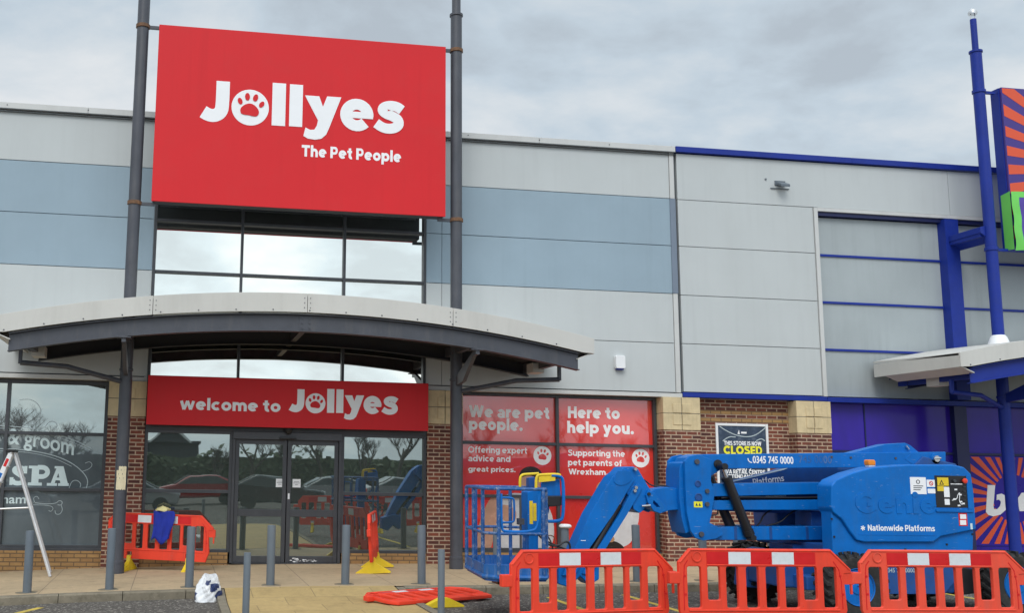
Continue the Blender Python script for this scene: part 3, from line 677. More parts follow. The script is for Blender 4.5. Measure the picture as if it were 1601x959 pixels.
pier(bld, -3.34, -2.66); pier(bld, 2.69, 3.38); pier(bld, 7.50, 8.28, -0.07)
pier(bld, -9.9, -9.1)
# buff plinth
part(MB().box(-9.1, -3.34, 0.12, 0.5, -0.8, 0.20).box(-2.66, -1.06, -0.01, 0.4, -0.8, 0.20).box(1.06, 2.69, -0.01, 0.4, -0.8, 0.20).box(3.38, 7.5, 0.12, 0.5, -0.8, 0.22), 'plinth', 'brick_buff', bld, 0.004)

def glazing(parent, xs, zs, y, panemat, fw=0.07, fd=0.09, name='window', mull=0.06):
    """a framed window: frame bars + one pane per light"""
    mb = MB()
    x0, x1, z0, z1 = xs[0], xs[-1], zs[0], zs[-1]
    mb.box(x0, x0+fw, y-fd, y+0.03, z0, z1).box(x1-fw, x1, y-fd, y+0.03, z0, z1)
    mb.box(x0+fw, x1-fw, y-fd, y+0.03, z0, z0+fw).box(x0+fw, x1-fw, y-fd, y+0.03, z1-fw, z1)
    for x in xs[1:-1]: mb.box(x-mull/2, x+mull/2, y-fd+0.004, y+0.03, z0+fw, z1-fw)
    for z in zs[1:-1]:
        e = [x0+fw]+[q for x in xs[1:-1] for q in (x-mull/2, x+mull/2)]+[x1-fw]
        for a, b in zip(e[::2], e[1::2]): mb.box(a, b, y-fd+0.008, y+0.03, z-mull/2, z+mull/2)
    fr = part(mb, name, 'frame', parent, 0.005)
    panes = []
    for i in range(len(xs)-1):
        for j in range(len(zs)-1):
            pm = panemat(i, j) if callable(panemat) else panemat
            panes.append(part(MB().box(xs[i]+0.01, xs[i+1]-0.01, y-0.012, y+0.012, zs[j]+0.01, zs[j+1]-0.01), 'pane', pm, fr))
    return fr, panes
# spa window left
spa, spa_panes = glazing(bld, [-9.1, -7.15, -5.17, -3.345], [0.22, 1.29, 2.31, 3.30], WY, lambda i, j: 'glass_filmtop' if j == 2 else 'glass_film', 0.075)
part(MB().box(-9.1, -3.345, WY-0.14, WY, 0.19, 0.245), 'window_sill', 'frame', bld, 0.005)
# poster window right
pw, _ = glazing(bld, [3.40, 5.40, 7.48], [0.24, 1.29, 2.32, 3.30], WY, 'poster_red', 0.06)
part(MB().box(3.385, 7.495, WY-0.14, WY, 0.20, 0.245), 'window_sill', 'frame', bld, 0.005)
# entrance glazing: side lights, header, high window
EY = 0.08
for a, b in ((-2.655, -1.03), (1.03, 2.685)):
    glazing(bld, [a, b], [0.20, 1.30, 2.42], EY, 'glass', 0.055)
part(MB().box(-2.655, 2.685, EY-0.10, EY+0.05, 2.42, 2.62).box(-1.03, 1.03, EY-0.16, EY+0.05, 2.28, 2.418), 'door_header', 'frame', bld, 0.006)
hw, _ = glazing(bld, [-2.655, -0.97, 1.03, 2.655], [3.36, 4.42, 5.41, 6.41, 7.41], EY, 'glass_high', 0.05, 0.10, 'high_window', 0.05)
part(MB().box(-2.655, 2.685, EY-0.02, EY+0.08, 2.60, 3.38), 'header_infill', 'frame', bld)
part(MB().box(-2.72, -2.657, 0.02, 0.2, 3.38, 7.41).box(2.657, 2.72, 0.02, 0.2, 3.38, 7.41), 'window_jamb', 'clad', bld)
# sliding doors
def door(x0, x1, inner):
    y = EY-0.05; w = 0.075
    mb = MB().box(x0, x0+w, y-0.03, y+0.03, 0.02, 2.28).box(x1-w, x1, y-0.03, y+0.03, 0.02, 2.28)
    mb.box(x0+w, x1-w, y-0.028, y+0.03, 0.02, 0.14).box(x0+w, x1-w, y-0.028, y+0.03, 0.86, 0.99).box(x0+w, x1-w, y-0.028, y+0.03, 2.19, 2.28)
    d = part(mb, 'sliding_door', 'frame', bld, 0.005)
    for z0, z1 in ((0.13, 0.87), (0.98, 2.20)):
        part(MB().box(x0+w-0.01, x1-w+0.01, y-0.010, y+0.012, z0, z1), 'pane', 'glass', d)
    return d
d1 = door(-0.975, -0.008, 1); d2 = door(0.008, 0.975, 0)
part(MB().box(0.028, 0.062, EY-0.095, EY-0.08, 1.18, 1.29), 'lock_cover', 'white_plastic', d2, 0.004)
part(MB().box(-1.03, -0.98, EY-0.12, EY+0.03, 0.0, 2.28).box(0.98, 1.03, EY-0.12, EY+0.03, 0.0, 2.28).box(-1.03, 1.03, EY-0.12, EY+0.03, 0.0, 0.018), 'door_frame', 'frame', bld, 0.004)
part(MB().box(-0.16, 0.16, EY-0.20, EY-0.11, 2.29, 2.34), 'door_sensor', 'black', bld, 0.01)
part(MB().lathe([(0.02, 0.06), (0.075, 0.05), (0.07, 0.0), (0.045, -0.045), (0.01, -0.06)], (0.0, -0.14, 2.44), 16), 'dome_camera', 'black', bld)
# scraped sticker remains on the door kick rail
mb = MB()
for i in range(22):
    x = 0.10+rnd.random()*0.48; z = 0.04+rnd.random()*(0.035+0.05*(x < 0.25)); s_ = 0.012+rnd.random()*0.03
    plate(mb, [[(x+s_*1.6*cos(a)*rnd.uniform(.6, 1), z+s_*0.45*sin(a)*rnd.uniform(.6, 1)) for a in (0, 1, 2, 3, 4, 5)]], EY-0.0815, EY-0.079)
part(mb, 'sticker_residue', 'white', d2)
# notices on the doors
for x in (-0.20, 0.115):
    o = MB().box(x, x+0.15, EY-0.066, EY-0.0615, 1.40, 1.555)
    o = o.build('door_notice', M['white_plastic'], loc=(x+0.075, EY-0.0615, 1.40))
    tag(o, 'small white paper notice stuck on the %s glass sliding door' % ('left' if x < 0 else 'right'), 'notice', 'paper notices on the sliding doors')
    mb = MB()
    for k, w in enumerate((0.10, 0.12, 0.06)): mb.box(x+0.075-w/2, x+0.075+w/2, EY-0.0675, EY-0.0660, 1.505-k*0.028, 1.513-k*0.028)
    part(mb, 'print', 'frame', o)

# window graphics: spa window lettering (vinyl on the glass)
vy = WY-0.012
vin = thing('window_lettering', (-4.3, vy, 1.3), 'pale vinyl salon lettering and swirls on the dark left shop window', 'window lettering')
VO = 0.008
def vpt(px, py):
    p = P(px, py, WY-0.012); return (p.x, p.z)
def vbox(px0, py0, px1, py1):
    a = vpt(px0, py0); b = vpt(px1, py1); return a[0], b[0], b[1], a[1]
mb = MB()
x0, x1, z0, z1 = vbox(15, 729, 107, 761)
z0, z1 = 1.355, 1.70
# SPA in slab letters
w3 = (x1-x0)/3
def slab_letters(mb, x0, x1, z0, z1, y):
    H = z1-z0; w = (x1-x0)
    u = lambda a: x0+a*w
    v = lambda b: z0+b*H
    k = [0]
    def poly(p):
        plate(mb, [[(u(a), v(b)) for a, b in p]], y-0.004-0.0004*k[0], y); k[0] += 1
    # S
    asp = H/w
    sp_ = [(a, b*asp) for a, b in smoothpts([(0.235, 0.72), (0.215, 0.86), (0.145, 0.90), (0.075, 0.85), (0.07, 0.70), (0.14, 0.57), (0.205, 0.45), (0.235, 0.29), (0.205, 0.13), (0.135, 0.09), (0.065, 0.14), (0.045, 0.28)], 2)]
    poly([(p[0], p[1]/asp) for p in stroke(sp_, 0.078)])
    poly([(0.225, 0.60), (0.285, 0.60), (0.285, 0.98), (0.235, 0.98)]); poly([(0.0, 0.01), (0.05, 0.01), (0.065, 0.40), (0.0, 0.40)])
    # P
    poly([(0.365, 0), (0.485, 0), (0.485, 1), (0.365, 1)]); poly([(0.31, 0), (0.545, 0), (0.545, 0.15), (0.31, 0.15)]); poly([(0.31, 0.86), (0.48, 0.86), (0.48, 1), (0.31, 1)])
    bowl = arcpts(0.535, 0.69*asp, 0.095, 0.235*asp, -90, 90, 12)
    poly([(p[0], p[1]/asp) for p in stroke([(0.46, 0.455*asp)]+bowl+[(0.46, 0.925*asp)], 0.080)])
    # A
    poly([(0.69, 0.1), (0.755, 0.1), (0.845, 0.94), (0.79, 1.0)]); poly([(0.785, 1.0), (0.895, 1.0), (0.985, 0.1), (0.86, 0.1)])
    poly([(0.73, 0.28), (0.94, 0.28), (0.93, 0.42), (0.745, 0.42)])
    poly([(0.63, 0), (0.80, 0), (0.80, 0.14), (0.63, 0.14)]); poly([(0.82, 0), (1.0, 0), (1.0, 0.14), (0.82, 0.14)]); poly([(0.745, 0.88), (0.87, 0.88), (0.87, 1), (0.745, 1)])
slab_letters(mb, vpt(15, 750)[0], vpt(108, 750)[0], vpt(60, 760)[1], vpt(60, 729)[1], vy)
part(mb, 'lettering', 'vinyl_text', vin)
mb = MB()
def serif_word(mb, s, px0, px1, base0, base1, h, off=0.004):
    a = vpt(px0, base0); b = vpt(px1, base1)
    has_desc = any(c in s for c in 'gpqy'); has_asc = any(c in s for c in 'bdfhkl&t')
    z0 = a[1]-(0.36*h if has_desc else 0.02*h); z1 = a[1]+h*(1.4 if has_asc else 1.0)
    sl = (b[1]-a[1])
    fit_text(mb, s, a[0], b[0], z0, z1, vy, 0.004, off, arc=lambda x: sl*((x-a[0])/(b[0]-a[0]))**1.6)
serif_word(mb, '& groom', 11, 115, 696, 714, 0.215, 0.016)
serif_word(mb, 'ham', 3, 40, 788, 788, 0.115, 0.014)
# serifs on the thin letters
part(mb, 'lettering', 'vinyl_text', vin)
mb = MB(); kk = [0]
def swirl(pts, w=0.014, it=2):
    q = [vpt(*p) for p in pts]; q = smoothpts(q, it)
    plate(mb, [stroke(q, w)], vy-0.0025-0.0002*kk[0], vy); kk[0] += 1
swirl([(0, 666), (30, 668), (55, 671), (90, 680), (120, 690), (143, 702)]); swirl([(0, 670), (30, 672), (55, 675), (90, 684), (118, 694), (141, 704)], 0.008)
swirl([(0, 702), (30, 703), (60, 707), (90, 714), (115, 726), (131, 740), (138, 752), (135, 764)])
swirl([(0, 705.5), (30, 706.5), (60, 710.5), (88, 718), (112, 730)], 0.008)
swirl([(30, 626), (45, 624), (58, 630), (65, 642), (62, 655), (52, 664), (35, 667)])
swirl([(70, 669), (76, 660), (84, 659), (90, 664), (88, 670), (83, 671)]); swirl([(60, 664), (58, 657), (64, 654), (70, 658), (68, 663)], 0.010)
swirl([(128, 738), (140, 734), (145, 727), (140, 722), (133, 725)], 0.010)
swirl([(108, 764), (112, 753), (120, 751), (127, 757), (125, 763)], 0.010)
swirl([(54, 786), (52, 779), (58, 776), (61, 781)], 0.009); swirl([(55, 787), (70, 789), (88, 788), (92, 783), (98, 785), (96, 791), (90, 790)], 0.010)
swirl([(52, 790), (78, 791), (84, 795), (80, 801), (76, 799)], 0.008); swirl([(96, 791), (98, 798), (94, 805), (87, 805), (86, 799)], 0.010)
part(mb, 'swirl_ornament', 'vinyl_faint', vin)

# red poster graphics
py_ = WY-0.012
def ppt(px, py): p = P(px, py, py_); return (p.x, p.z)
def poster(label, lines1, lines2, pawc, cx):
    o = thing('window_poster', (cx, py_, 1.8), label, 'poster', 'red posters in the shop window')
    mb = MB()
    for s, px0, px1, yb, h in lines1+lines2:
        a = ppt(px0, yb); b = ppt(px1, yb)
        big = h > 0.13
        ds = 0.30*h if any(c in s for c in 'gpqy') else 0.0
        asc = 1.0 if any(c in s for c in 'bdfhklWHOS') or any(c.isupper() for c in s) else 0.74
        fit_text(mb, s, a[0], b[0], a[1]-ds, a[1]+h*asc, py_, 0.003, 0.040 if big else 0.020)
    part(mb, 'lettering', 'vinyl_white', o)
    c = ppt(*pawc); r = 0.185
    part(plate(MB(), [ell(c[0], c[1], r, r, 36)], py_-0.003, py_), 'paw_disc', 'vinyl_white', o)
    mb = MB()
    for pc in paw(c[0]+0.005, c[1]+0.0, r*1.3): plate(mb, [pc], py_-0.005, py_-0.003)
    part(mb, 'paw_print', 'poster_red', o)
    return o
M['vinyl_white'] = paint('white_window_lettering', (0.88, 0.86, 0.85), 0.4, 0, 0.03, 3, None, 0, 0, coat=0.5)
p1 = poster('red window poster with a person in white and the words We are pet people',
            [('We are pet', 733, 859, 652, 0.235), ('people.', 733, 817, 672, 0.235)],
            [('Offering expert', 732, 824, 708, 0.125), ('advice and', 732, 798, 722, 0.125), ('great prices.', 732, 806, 737, 0.125)], (848, 713), 4.4)
p2 = poster('red window poster with a white dog and the words Here to help you',
            [('Here to', 888, 969, 654, 0.235), ('help you.', 887, 991, 677, 0.235)],
            [('Supporting the', 888, 977, 713, 0.125), ('pet parents of', 888, 972, 728, 0.125), ('Wrexham.', 889, 950, 743, 0.125)], (1001.5, 717), 6.4)
def blob(parent, name, mt, pts, k, it=2):
    q = smoothpts([ppt(*p) for p in pts]+[ppt(*pts[0])], it)[:-1]
    return part(plate(MB(), [q], py_-0.002-0.0006*k, py_), name, mt, parent)
blob(p1, 'shirt', 'print_white', [(765, 800), (780, 780), (800, 770), (835, 775), (860, 792), (868, 830), (862, 858), (840, 860), (780, 860), (768, 840)], 0)
blob(p1, 'arm', 'skin', [(745, 860), (748, 820), (762, 785), (776, 770), (784, 780), (778, 810), (770, 850), (766, 861)], 1)
blob(p1, 'hand', 'skin', [(778, 790), (796, 790), (808, 800), (806, 816), (792, 818), (780, 808)], 2)
blob(p1, 'face', 'skin', [(812, 752), (820, 742), (838, 742), (846, 755), (842, 776), (828, 786), (816, 776)], 1)
blob(p1, 'hair', 'print_dark', [(811, 750), (813, 736), (826, 729), (842, 732), (850, 745), (846, 757), (836, 745), (822, 744)], 3)
blob(p2, 'dog_body', 'print_white', [(925, 860), (935, 820), (955, 795), (985, 785), (998, 790), (1000, 812), (990, 845), (978, 856), (958, 858), (940, 861)], 0)
blob(p2, 'dog_ear', 'print_tan', [(930, 775), (933, 758), (943, 751), (952, 755), (950, 768), (940, 776)], 1)
blob(p2, 'dog_muzzle', 'print_dark', [(942, 861), (948, 848), (960, 846), (972, 852), (978, 861)], 2)
blob(p2, 'dog_pink', 'print_tan', [(948, 842), (958, 838), (962, 846), (954, 850)], 3)

# ------------------------------------------------------------------ signs of the left shop
SF = -1.12      # face of the hanging sign
sign = thing('shop_sign', (0, -1.0, 6.5), 'large square red shop sign with white lettering hung between two grey masts', 'sign')
part(MB().box(-2.70, 2.76, SF, SF+0.035, 6.49, 9.86), 'sign_face', 'red_sign', sign, 0.006)
part(MB().box(-2.685, 2.745, SF+0.036, SF+0.30, 6.50, 9.85), 'sign_case', 'steel_dark', sign, 0.01)
part(MB().box(-2.6, 2.66, SF+0.301, SF+0.36, 6.9, 7.0).box(-2.6, 2.66, SF+0.301, SF+0.36, 9.3, 9.4), 'sign_bracket', 'steel', sign)
W_, R_ = MB(), MB()
a = P(313, 190, SF); b = P(630.5, 205, SF)
zb = P(437, 197, SF).z
put_logo(W_, R_, a.x, b.x, zb, SF, 0.004)
a = P(471.5, 243, SF); b = P(627, 252, SF)
fit_text(W_, 'The Pet People', a.x, b.x, P(550, 254, SF).z, P(480, 226.5, SF).z, SF, 0.004, 0.035)
part(W_, 'lettering', 'white', sign); part(R_, 'paw_print', 'red_sign', sign)
WF = -0.30
ws = thing('welcome_sign', (0, WF, 2.5), 'long red fascia sign reading welcome to above the glass doors', 'sign')
part(MB().box(-2.635, 2.645, WF, WF+0.03, 2.50, 3.405), 'sign_face', 'red_sign', ws, 0.006)
part(MB().box(-2.62, 2.63, WF+0.031, WF+0.24, 2.51, 3.395), 'sign_case', 'red_edge', ws, 0.006)
W_, R_ = MB(), MB()
a = P(452, 645, WF); b = P(621.5, 650, WF)
put_logo(W_, R_, a.x, b.x, P(525, 646.5, WF).z, WF, 0.004)
a = P(281, 640, WF); b = P(438.5, 640, WF)
fit_text(W_, 'welcome to', a.x, b.x, P(330, 642.5, WF).z, P(330, 623, WF).z, WF, 0.004, 0.032)
part(W_, 'lettering', 'white', ws); part(R_, 'paw_print', 'red_sign', ws)

# ------------------------------------------------------------------ canopies with masts
def canopy(cx, steelm, darkm, label, x_half=5.1, mast_top=(10.9, 10.9), finial=False):
    c = thing('entrance_canopy', (cx, -1.2, 0), label, 'canopy', 'curved canopies over the shop entrances')
    FY, BY = -2.45, -0.02
    def zt(x): return 4.69-0.585*(abs(x)/5.1)**2.0       # fascia top
    def zbt(x): return 4.345-0.50*(abs(x)/4.83)**2.0     # beam top
    n = 40
    xs = [-x_half+2*x_half*i/n for i in range(n+1)]
    # fascia: front band
    def band(x0, x1, ft, fb, y0, y1, k=24):
        mb = MB(); q = [x0+(x1-x0)*i/k for i in range(k+1)]
        mb.prism([(cx+x, ft(x)) for x in q]+[(cx+x, fb(x)) for x in q[::-1]], y0, y1); return mb
    def fb(x): return max(zbt(min(abs(x), 4.95))+0.02, 0)
    joints = [-x_half, -2.55, 0.02, 2.55, x_half]
    def ftop(x): return zt(x)
    mb = MB()
    for a, b in zip(joints, joints[1:]):
        q = [a+0.004+(b-a-0.008)*i/12 for i in range(13)]
        mb.prism([(cx+x, zt(x)) for x in q]+[(cx+x, fb(x)) for x in q[::-1]], FY, FY+0.03)
    part(mb, 'fascia', 'fascia', c, 0.004)
    # rivets along the lower edge
    mb = MB(); x = -4.9
    while x < 4.95:
        mb.cyl((cx+x, FY-0.008, fb(x)+0.035), (cx+x, FY, fb(x)+0.035), 0.012, n=8); x += 0.62
    for xj in joints[1:-1]:
        for s in (-0.05, 0.05):
            for t in (0.25, 0.5, 0.75): mb.cyl((cx+xj+s, FY-0.006, fb(xj)+t*(zt(xj)-fb(xj))), (cx+xj+s, FY, fb(xj)+t*(zt(xj)-fb(xj))), 0.009, n=8)
    part(mb, 'rivet', 'steel', c)
    # end returns
    for s in (-1, 1):
        xe = s*x_half; z0, z1 = fb(xe), zt(xe)
        mb = MB().box(cx+xe-(0.03 if s > 0 else 0), cx+xe+(0.03 if s < 0 else 0), FY+0.032, BY, z0, z1)
        # sloped soffit lip from the fascia end back to the beam
        xi = s*4.80
        mb.prism([(cx+xe-s*0.032, z0), (cx+xi, zbt(4.8)-0.12), (cx+xi, zbt(4.8)-0.10), (cx+xe-s*0.032, z0+0.02)], FY+0.032, BY-0.3)
        part(mb, 'end_fascia', 'fascia', c, 0.003)
    # roof sheet
    mb = MB(); vs = []
    for x in xs: vs += [(cx+x, FY+0.01, zt(x)-0.012), (cx+x, BY, zt(x)+0.06), (cx+x, FY+0.01, zt(x)-0.05), (cx+x, BY, zt(x)+0.02)]
    fs = []
    for i in range(n):
        a, b = 4*i, 4*i+4
        fs += [(a, a+1, b+1, b), (a+2, b+2, b+3, a+3), (a, b, b+2, a+2), (a+1, a+3, b+3, b+1)]
    mb.add(vs, fs+[(0, 2, 3, 1), (4*n, 4*n+1, 4*n+3, 4*n+2)])
    part(mb, 'roof_sheet', 'fascia', c)
    # front beam: I section following the curve
    def beam(y, web=0.02, fl=0.16, k=36, xe=4.83):
        q = [-xe+2*xe*i/k for i in range(k+1)]
        mb = MB()
        for (lo, hi, w) in ((-0.30, -0.285, fl), (-0.285, -0.015, web), (-0.015, 0.0, fl)):
            mb.prism([(cx+x, zbt(x)+hi) for x in q]+[(cx+x, zbt(x)+lo) for x in q[::-1]], y-w/2, y+w/2)
        return mb
    part(beam(-2.33, 0.02, 0.17), 'front_beam', steelm, c, smooth=25)
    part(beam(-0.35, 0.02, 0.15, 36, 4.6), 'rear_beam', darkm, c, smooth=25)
    # soffit deck between the beams
    mb = MB(); vs = []
    q = [-4.80+9.6*i/30 for i in range(31)]
    for x in q: vs += [(cx+x, -2.30, zbt(x)-0.06), (cx+x, -0.06, zbt(x)-0.06), (cx+x, -2.30, zbt(x)-0.03), (cx+x, -0.06, zbt(x)-0.03)]
    fs = []
    for i in range(30):
        a, b = 4*i, 4*i+4; fs += [(a, b, b+1, a+1), (a+2, a+3, b+3, b+2), (a, a+2, b+2, b), (a+1, b+1, b+3, a+3)]
    mb.add(vs, fs+[(0, 1, 3, 2), (120, 122, 123, 121)])
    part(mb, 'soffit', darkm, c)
    # end rafters and centre rafter
    for x in (-4.55, -3.0, 0.02, 3.0, 4.55):
        z = zbt(x)-0.07
        part(MB().box(cx+x-0.05, cx+x+0.05, -2.24, -0.06, z-0.17, z), 'rafter', steelm, c, 0.004)
    # splice plate with bolts in the middle of the front beam
    mb = MB().box(cx-0.10, cx+0.12, -2.352, -2.341, zbt(0)-0.27, zbt(0)-0.03)
    for bx in (-0.055, 0.075):
        for bz in (-0.07, -0.15, -0.23): mb.cyl((cx+bx, -2.366, zbt(0)+bz), (cx+bx, -2.35, zbt(0)+bz), 0.016, n=6)
    part(mb, 'splice_plate', steelm, c)
    # masts
    for s, top in ((-1, mast_top[0]), (1, mast_top[1])):
        x = cx+s*3.0; y = -1.0; r = 0.11; g = gz(x)
        mb = MB().cyl((x, y, g), (x, y, top-0.35), r, n=28)
        if finial:
            mb.cyl((x, y, top-0.35), (x, y, top+0.35), 0.062, n=20)
        else:
            mb.cyl((x, y, top-0.35), (x, y, top+0.9), 0.085, n=20)
        mast = part(mb, 'mast', steelm, c)
        part(MB().lathe([(r, 0), (r+0.02, 0.01), (r+0.02, 0.05), (r, 0.06)], (x, y, top-0.41), 28), 'mast_collar', steelm, mast)
        part(MB().lathe([(r, 0), (r+0.014, 0.008), (r+0.014, 0.045), (r, 0.055)], (x, y, 3.40), 28).lathe([(r, 0), (r+0.012, 0.008), (r+0.012, 0.05), (r, 0.06)], (x, y, g+0.16), 28).lathe([(r+0.016, 0), (r+0.016, 0.16), (r, 0.165)], (x, y, g+0.002), 28), 'mast_sleeve', steelm, mast)
        for z in (6.46, 9.84):
            part(MB().lathe([(r+0.012, -0.035), (r+0.02, -0.03), (r+0.02, 0.03), (r+0.012, 0.035)], (x, y, z), 28), 'sign_clamp', steelm if finial else 'rust', mast)
            part(MB().box(*sorted((x-s*(r+0.015), x-s*0.36)), y-0.03, y+0.03, z-0.035, z+0.02), 'sign_arm', steelm, mast)
        # skirt where the mast pierces the roof
        if finial:
            part(MB().lathe([(0.21, 0.0), (0.15, 0.17), (r+0.008, 0.21)], (x, y, zt(s*3)-0.02), 20), 'roof_skirt', 'white_plastic', mast)
        # bracket arms from the mast up to the front beam and back to the wall
        zz = zbt(s*3.0)-0.30
        part(MB().prism([(y+0.02, 3.46), (y-0.14, 3.50), (-2.25, zz-0.005), (-2.40, zz-0.005), (-2.40, zz-0.09), (-2.20, zz-0.10), (y-0.55, 3.36), (y+0.02, 3.30)], x-0.035, x+0.035, 'yz').box(x-0.12, x+0.12, -2.43, -2.22, zz-0.02, zz-0.001), 'bracket', steelm, mast, 0.004)
        # gutter outlet box and downpipe running back to the mast
        xo = cx+s*4.72
        zo = zbt(4.7)-0.30
        part(MB().box(xo-s*0.22-0.11, xo-s*0.22+0.11, -1.25, -0.9, zo+0.02, zo+0.20), 'gutter_box', 'fascia', c, 0.005)
        part(MB().box(xo-0.03, xo+0.03, -1.75, -1.69, zo-0.16, zo+0.10), 'downpipe', steelm, c, 0.006)
        part(MB().tube([(xo, -1.72, zo-0.14), (xo-s*0.75, -1.55, zo-0.17), (x+s*0.10, -1.04, 3.22)], 0.045, 10), 'downpipe', steelm, c)
    return c
can1 = canopy(0.0, 'steel', 'steel_dark', 'curved grey steel canopy with pale fascia over the red shop entrance', mast_top=(10.95, 10.95))
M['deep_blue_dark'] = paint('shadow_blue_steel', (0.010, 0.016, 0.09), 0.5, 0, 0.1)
CX2 = 17.3
can2 = canopy(CX2, 'deep_blue', 'deep_blue_dark', 'blue steel canopy with pale fascia at the right neighbouring shop', mast_top=(11.1, 11.1), finial=True)
# light dome on the blue mast
for s in (-1,):
    x = CX2+s*3.0
    o = MB().lathe([(0.02, 0.0), (0.085, 0.01), (0.09, 0.05), (0.07, 0.10), (0.04, 0.14), (0.012, 0.15)], (x, -1.0, 11.55), 20).cyl((x-0.05, -1, 11.44), (x-0.05, -1, 11.57), 0.01, n=8).cyl((x+0.05, -1, 11.44), (x+0.05, -1, 11.57), 0.01, n=8).build('mast_light', M['chrome'], loc=(x, -1.0, 11.44))
    tag(o, 'small silver dome lamp on the tip of the blue mast', 'lamp')

# ------------------------------------------------------------------ neighbouring shop (blue)
nb = thing('neighbour_shop', (14, 0, 0), 'blue-trimmed retail unit with grey infill panels and purple shopfront', 'building')
XE = 30.0
panels(nb, [7.99, 11.03], [3.42, 4.40, 5.40, 6.42, 7.41], 'clad'); panels(nb, [7.99, 14.25, 22, XE], [7.41, 8.40], 'clad')
mb = MB(); x = 7.955
while x < XE: b = min(x+4.0, XE); mb.box(x, b-0.003, -0.075, 0.45, 8.415, 8.535); x = b
part(mb, 'parapet_capping', 'deep_blue', nb, 0.008)
part(MB().box(7.96, 11.12, -0.02, 0.30, 3.315, 3.41).box(11.12, XE, -0.03, 0.18, 3.30, 3.40), 'base_trim', 'deep_blue', nb, 0.006)
RY = 0.13
part(MB().box(11.035, 11.12, -0.03, 0.30, 3.41, 7.40).box(11.12, XE, -0.03, 0.30, 7.33, 7.405), 'recess_frame', 'clad_trim', nb, 0.005)
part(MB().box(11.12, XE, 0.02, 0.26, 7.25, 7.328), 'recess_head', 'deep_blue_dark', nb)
for x0, x1 in ((11.125, 14.02), (14.34, 17.2), (17.25, 20.2), (20.25, 24), (24.05, XE)):
    for z0, z1 in zip((3.41, 4.40, 5.40, 6.41), (4.40, 5.40, 6.41, 7.25)):
        part(MB().box(x0, x1, RY, RY+0.08, z0+0.02, z1-0.02), 'infill_panel', 'metal_panel', nb, 0.003)
part(MB().box(11.12, XE, RY-0.03, RY+0.10, 4.375, 4.425).box(11.12, XE, RY-0.03, RY+0.10, 5.375, 5.425).box(11.12, XE, RY-0.03, RY+0.10, 6.385, 6.435), 'cladding_rail', 'deep_blue', nb, 0.004)
part(MB().box(14.02, 14.34, -0.10, 0.25, 3.42, 7.3).box(20.25, 20.55, -0.10, 0.25, 3.42, 7.3), 'pillar', 'deep_blue', nb, 0.005)
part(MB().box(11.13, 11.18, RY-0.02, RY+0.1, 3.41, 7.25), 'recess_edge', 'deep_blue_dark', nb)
part(MB().box(7.95, XE, 0.62, 30, -0.8, 8.3).box(11.12, XE, 0.30, 0.62, -0.8, 8.3), 'building_core', 'clad', nb)
pier(nb, 10.38, 11.13, -0.07)
# brick wall between the piers with two buff bands
BWY = 0.22
part(MB().box(8.28, 10.38, BWY, 0.6, -0.8, 3.32), 'brick_wall', 'brick', nb)
part(MB().box(8.28, 10.38, BWY-0.004, BWY+0.1, 3.005, 3.085).box(8.28, 10.38, BWY-0.004, BWY+0.1, 2.845, 2.925), 'brick_band', 'brick_buff', nb)
part(MB().box(8.28, 10.38, BWY-0.04, BWY+0.1, -0.8, 0.32), 'plinth', 'brick_buff', nb)
# purple shopfront
part(MB().box(11.14, 14.05, 0.19, 0.30, -0.8, 2.28).box(14.34, XE, 0.19, 0.30, -0.8, 0.40), 'shopfront_panel', 'purple', nb, 0.003)
part(MB().box(11.14, 14.05, 0.19, 0.29, 2.33, 3.30).box(14.34, 17.0, 0.19, 0.29, 2.33, 3.30).box(17.05, XE, 0.19, 0.29, 2.33, 3.30), 'shopfront_glass', 'glass_tint', nb)
part(MB().box(14.05, 14.34, 0.06, 0.3, -0.8, 3.30).box(11.14, XE, 0.15, 0.3, 2.283, 2.327).box(16.98, 17.06, 0.13, 0.3, 0.4, 3.3).box(12.05, 12.08, 0.17, 0.19, 2.33, 3.3), 'shopfront_frame', 'deep_blue_dark', nb, 0.004)
part(MB().box(14.34, XE, 0.20, 0.30, 0.40, 2.28), 'shopfront_backing', 'purple', nb)

def sunburst(parent, x0, x1, z0, z1, cx, cz, y, n=30, r0=0.35, phase=0.0, dep=0.004):
    """orange rays on a blue panel, clipped to the rectangle"""
    mb = MB()
    def clip(poly):
        for ax, lim, sg in ((0, x0, 1), (0, x1, -1), (1, z0, 1), (1, z1, -1)):
            o = []
            for a, b in zip(poly, poly[1:]+poly[:1]):
                ia = (a[ax]-lim)*sg >= 0; ib = (b[ax]-lim)*sg >= 0
                if ia: o.append(a)
                if ia != ib:
                    t = (lim-a[ax])/(b[ax]-a[ax]); o.append((a[0]+(b[0]-a[0])*t, a[1]+(b[1]-a[1])*t))
            poly = o
            if len(poly) < 3: return None
        return poly
    for i in range(n):
        a = phase+2*pi*i/n; h = pi/n*0.5*1.05
        poly = clip([(cx+r0*cos(a-h), cz+r0*sin(a-h)), (cx+9*cos(a-h), cz+9*sin(a-h)), (cx+9*cos(a+h), cz+9*sin(a+h)), (cx+r0*cos(a+h), cz+r0*sin(a+h))])
        if poly: mb.prism(poly, y-dep, y)
    return part(mb, 'orange_ray', 'orange', parent)
sp = thing('sunburst_poster', (15.6, 0.19, 0.40), 'orange and purple sunburst poster with a white letter b beside the blue mast', 'poster')
part(MB().box(14.40, 16.96, 0.175, 0.199, 0.42, 2.27), 'poster_board', 'purple', sp)
bc = P(1566, 780, 0.17)
sunburst(sp, 14.43, 16.93, 0.46, 2.25, bc.x+0.30, bc.z, 0.175, 30, 0.50, 0.05)
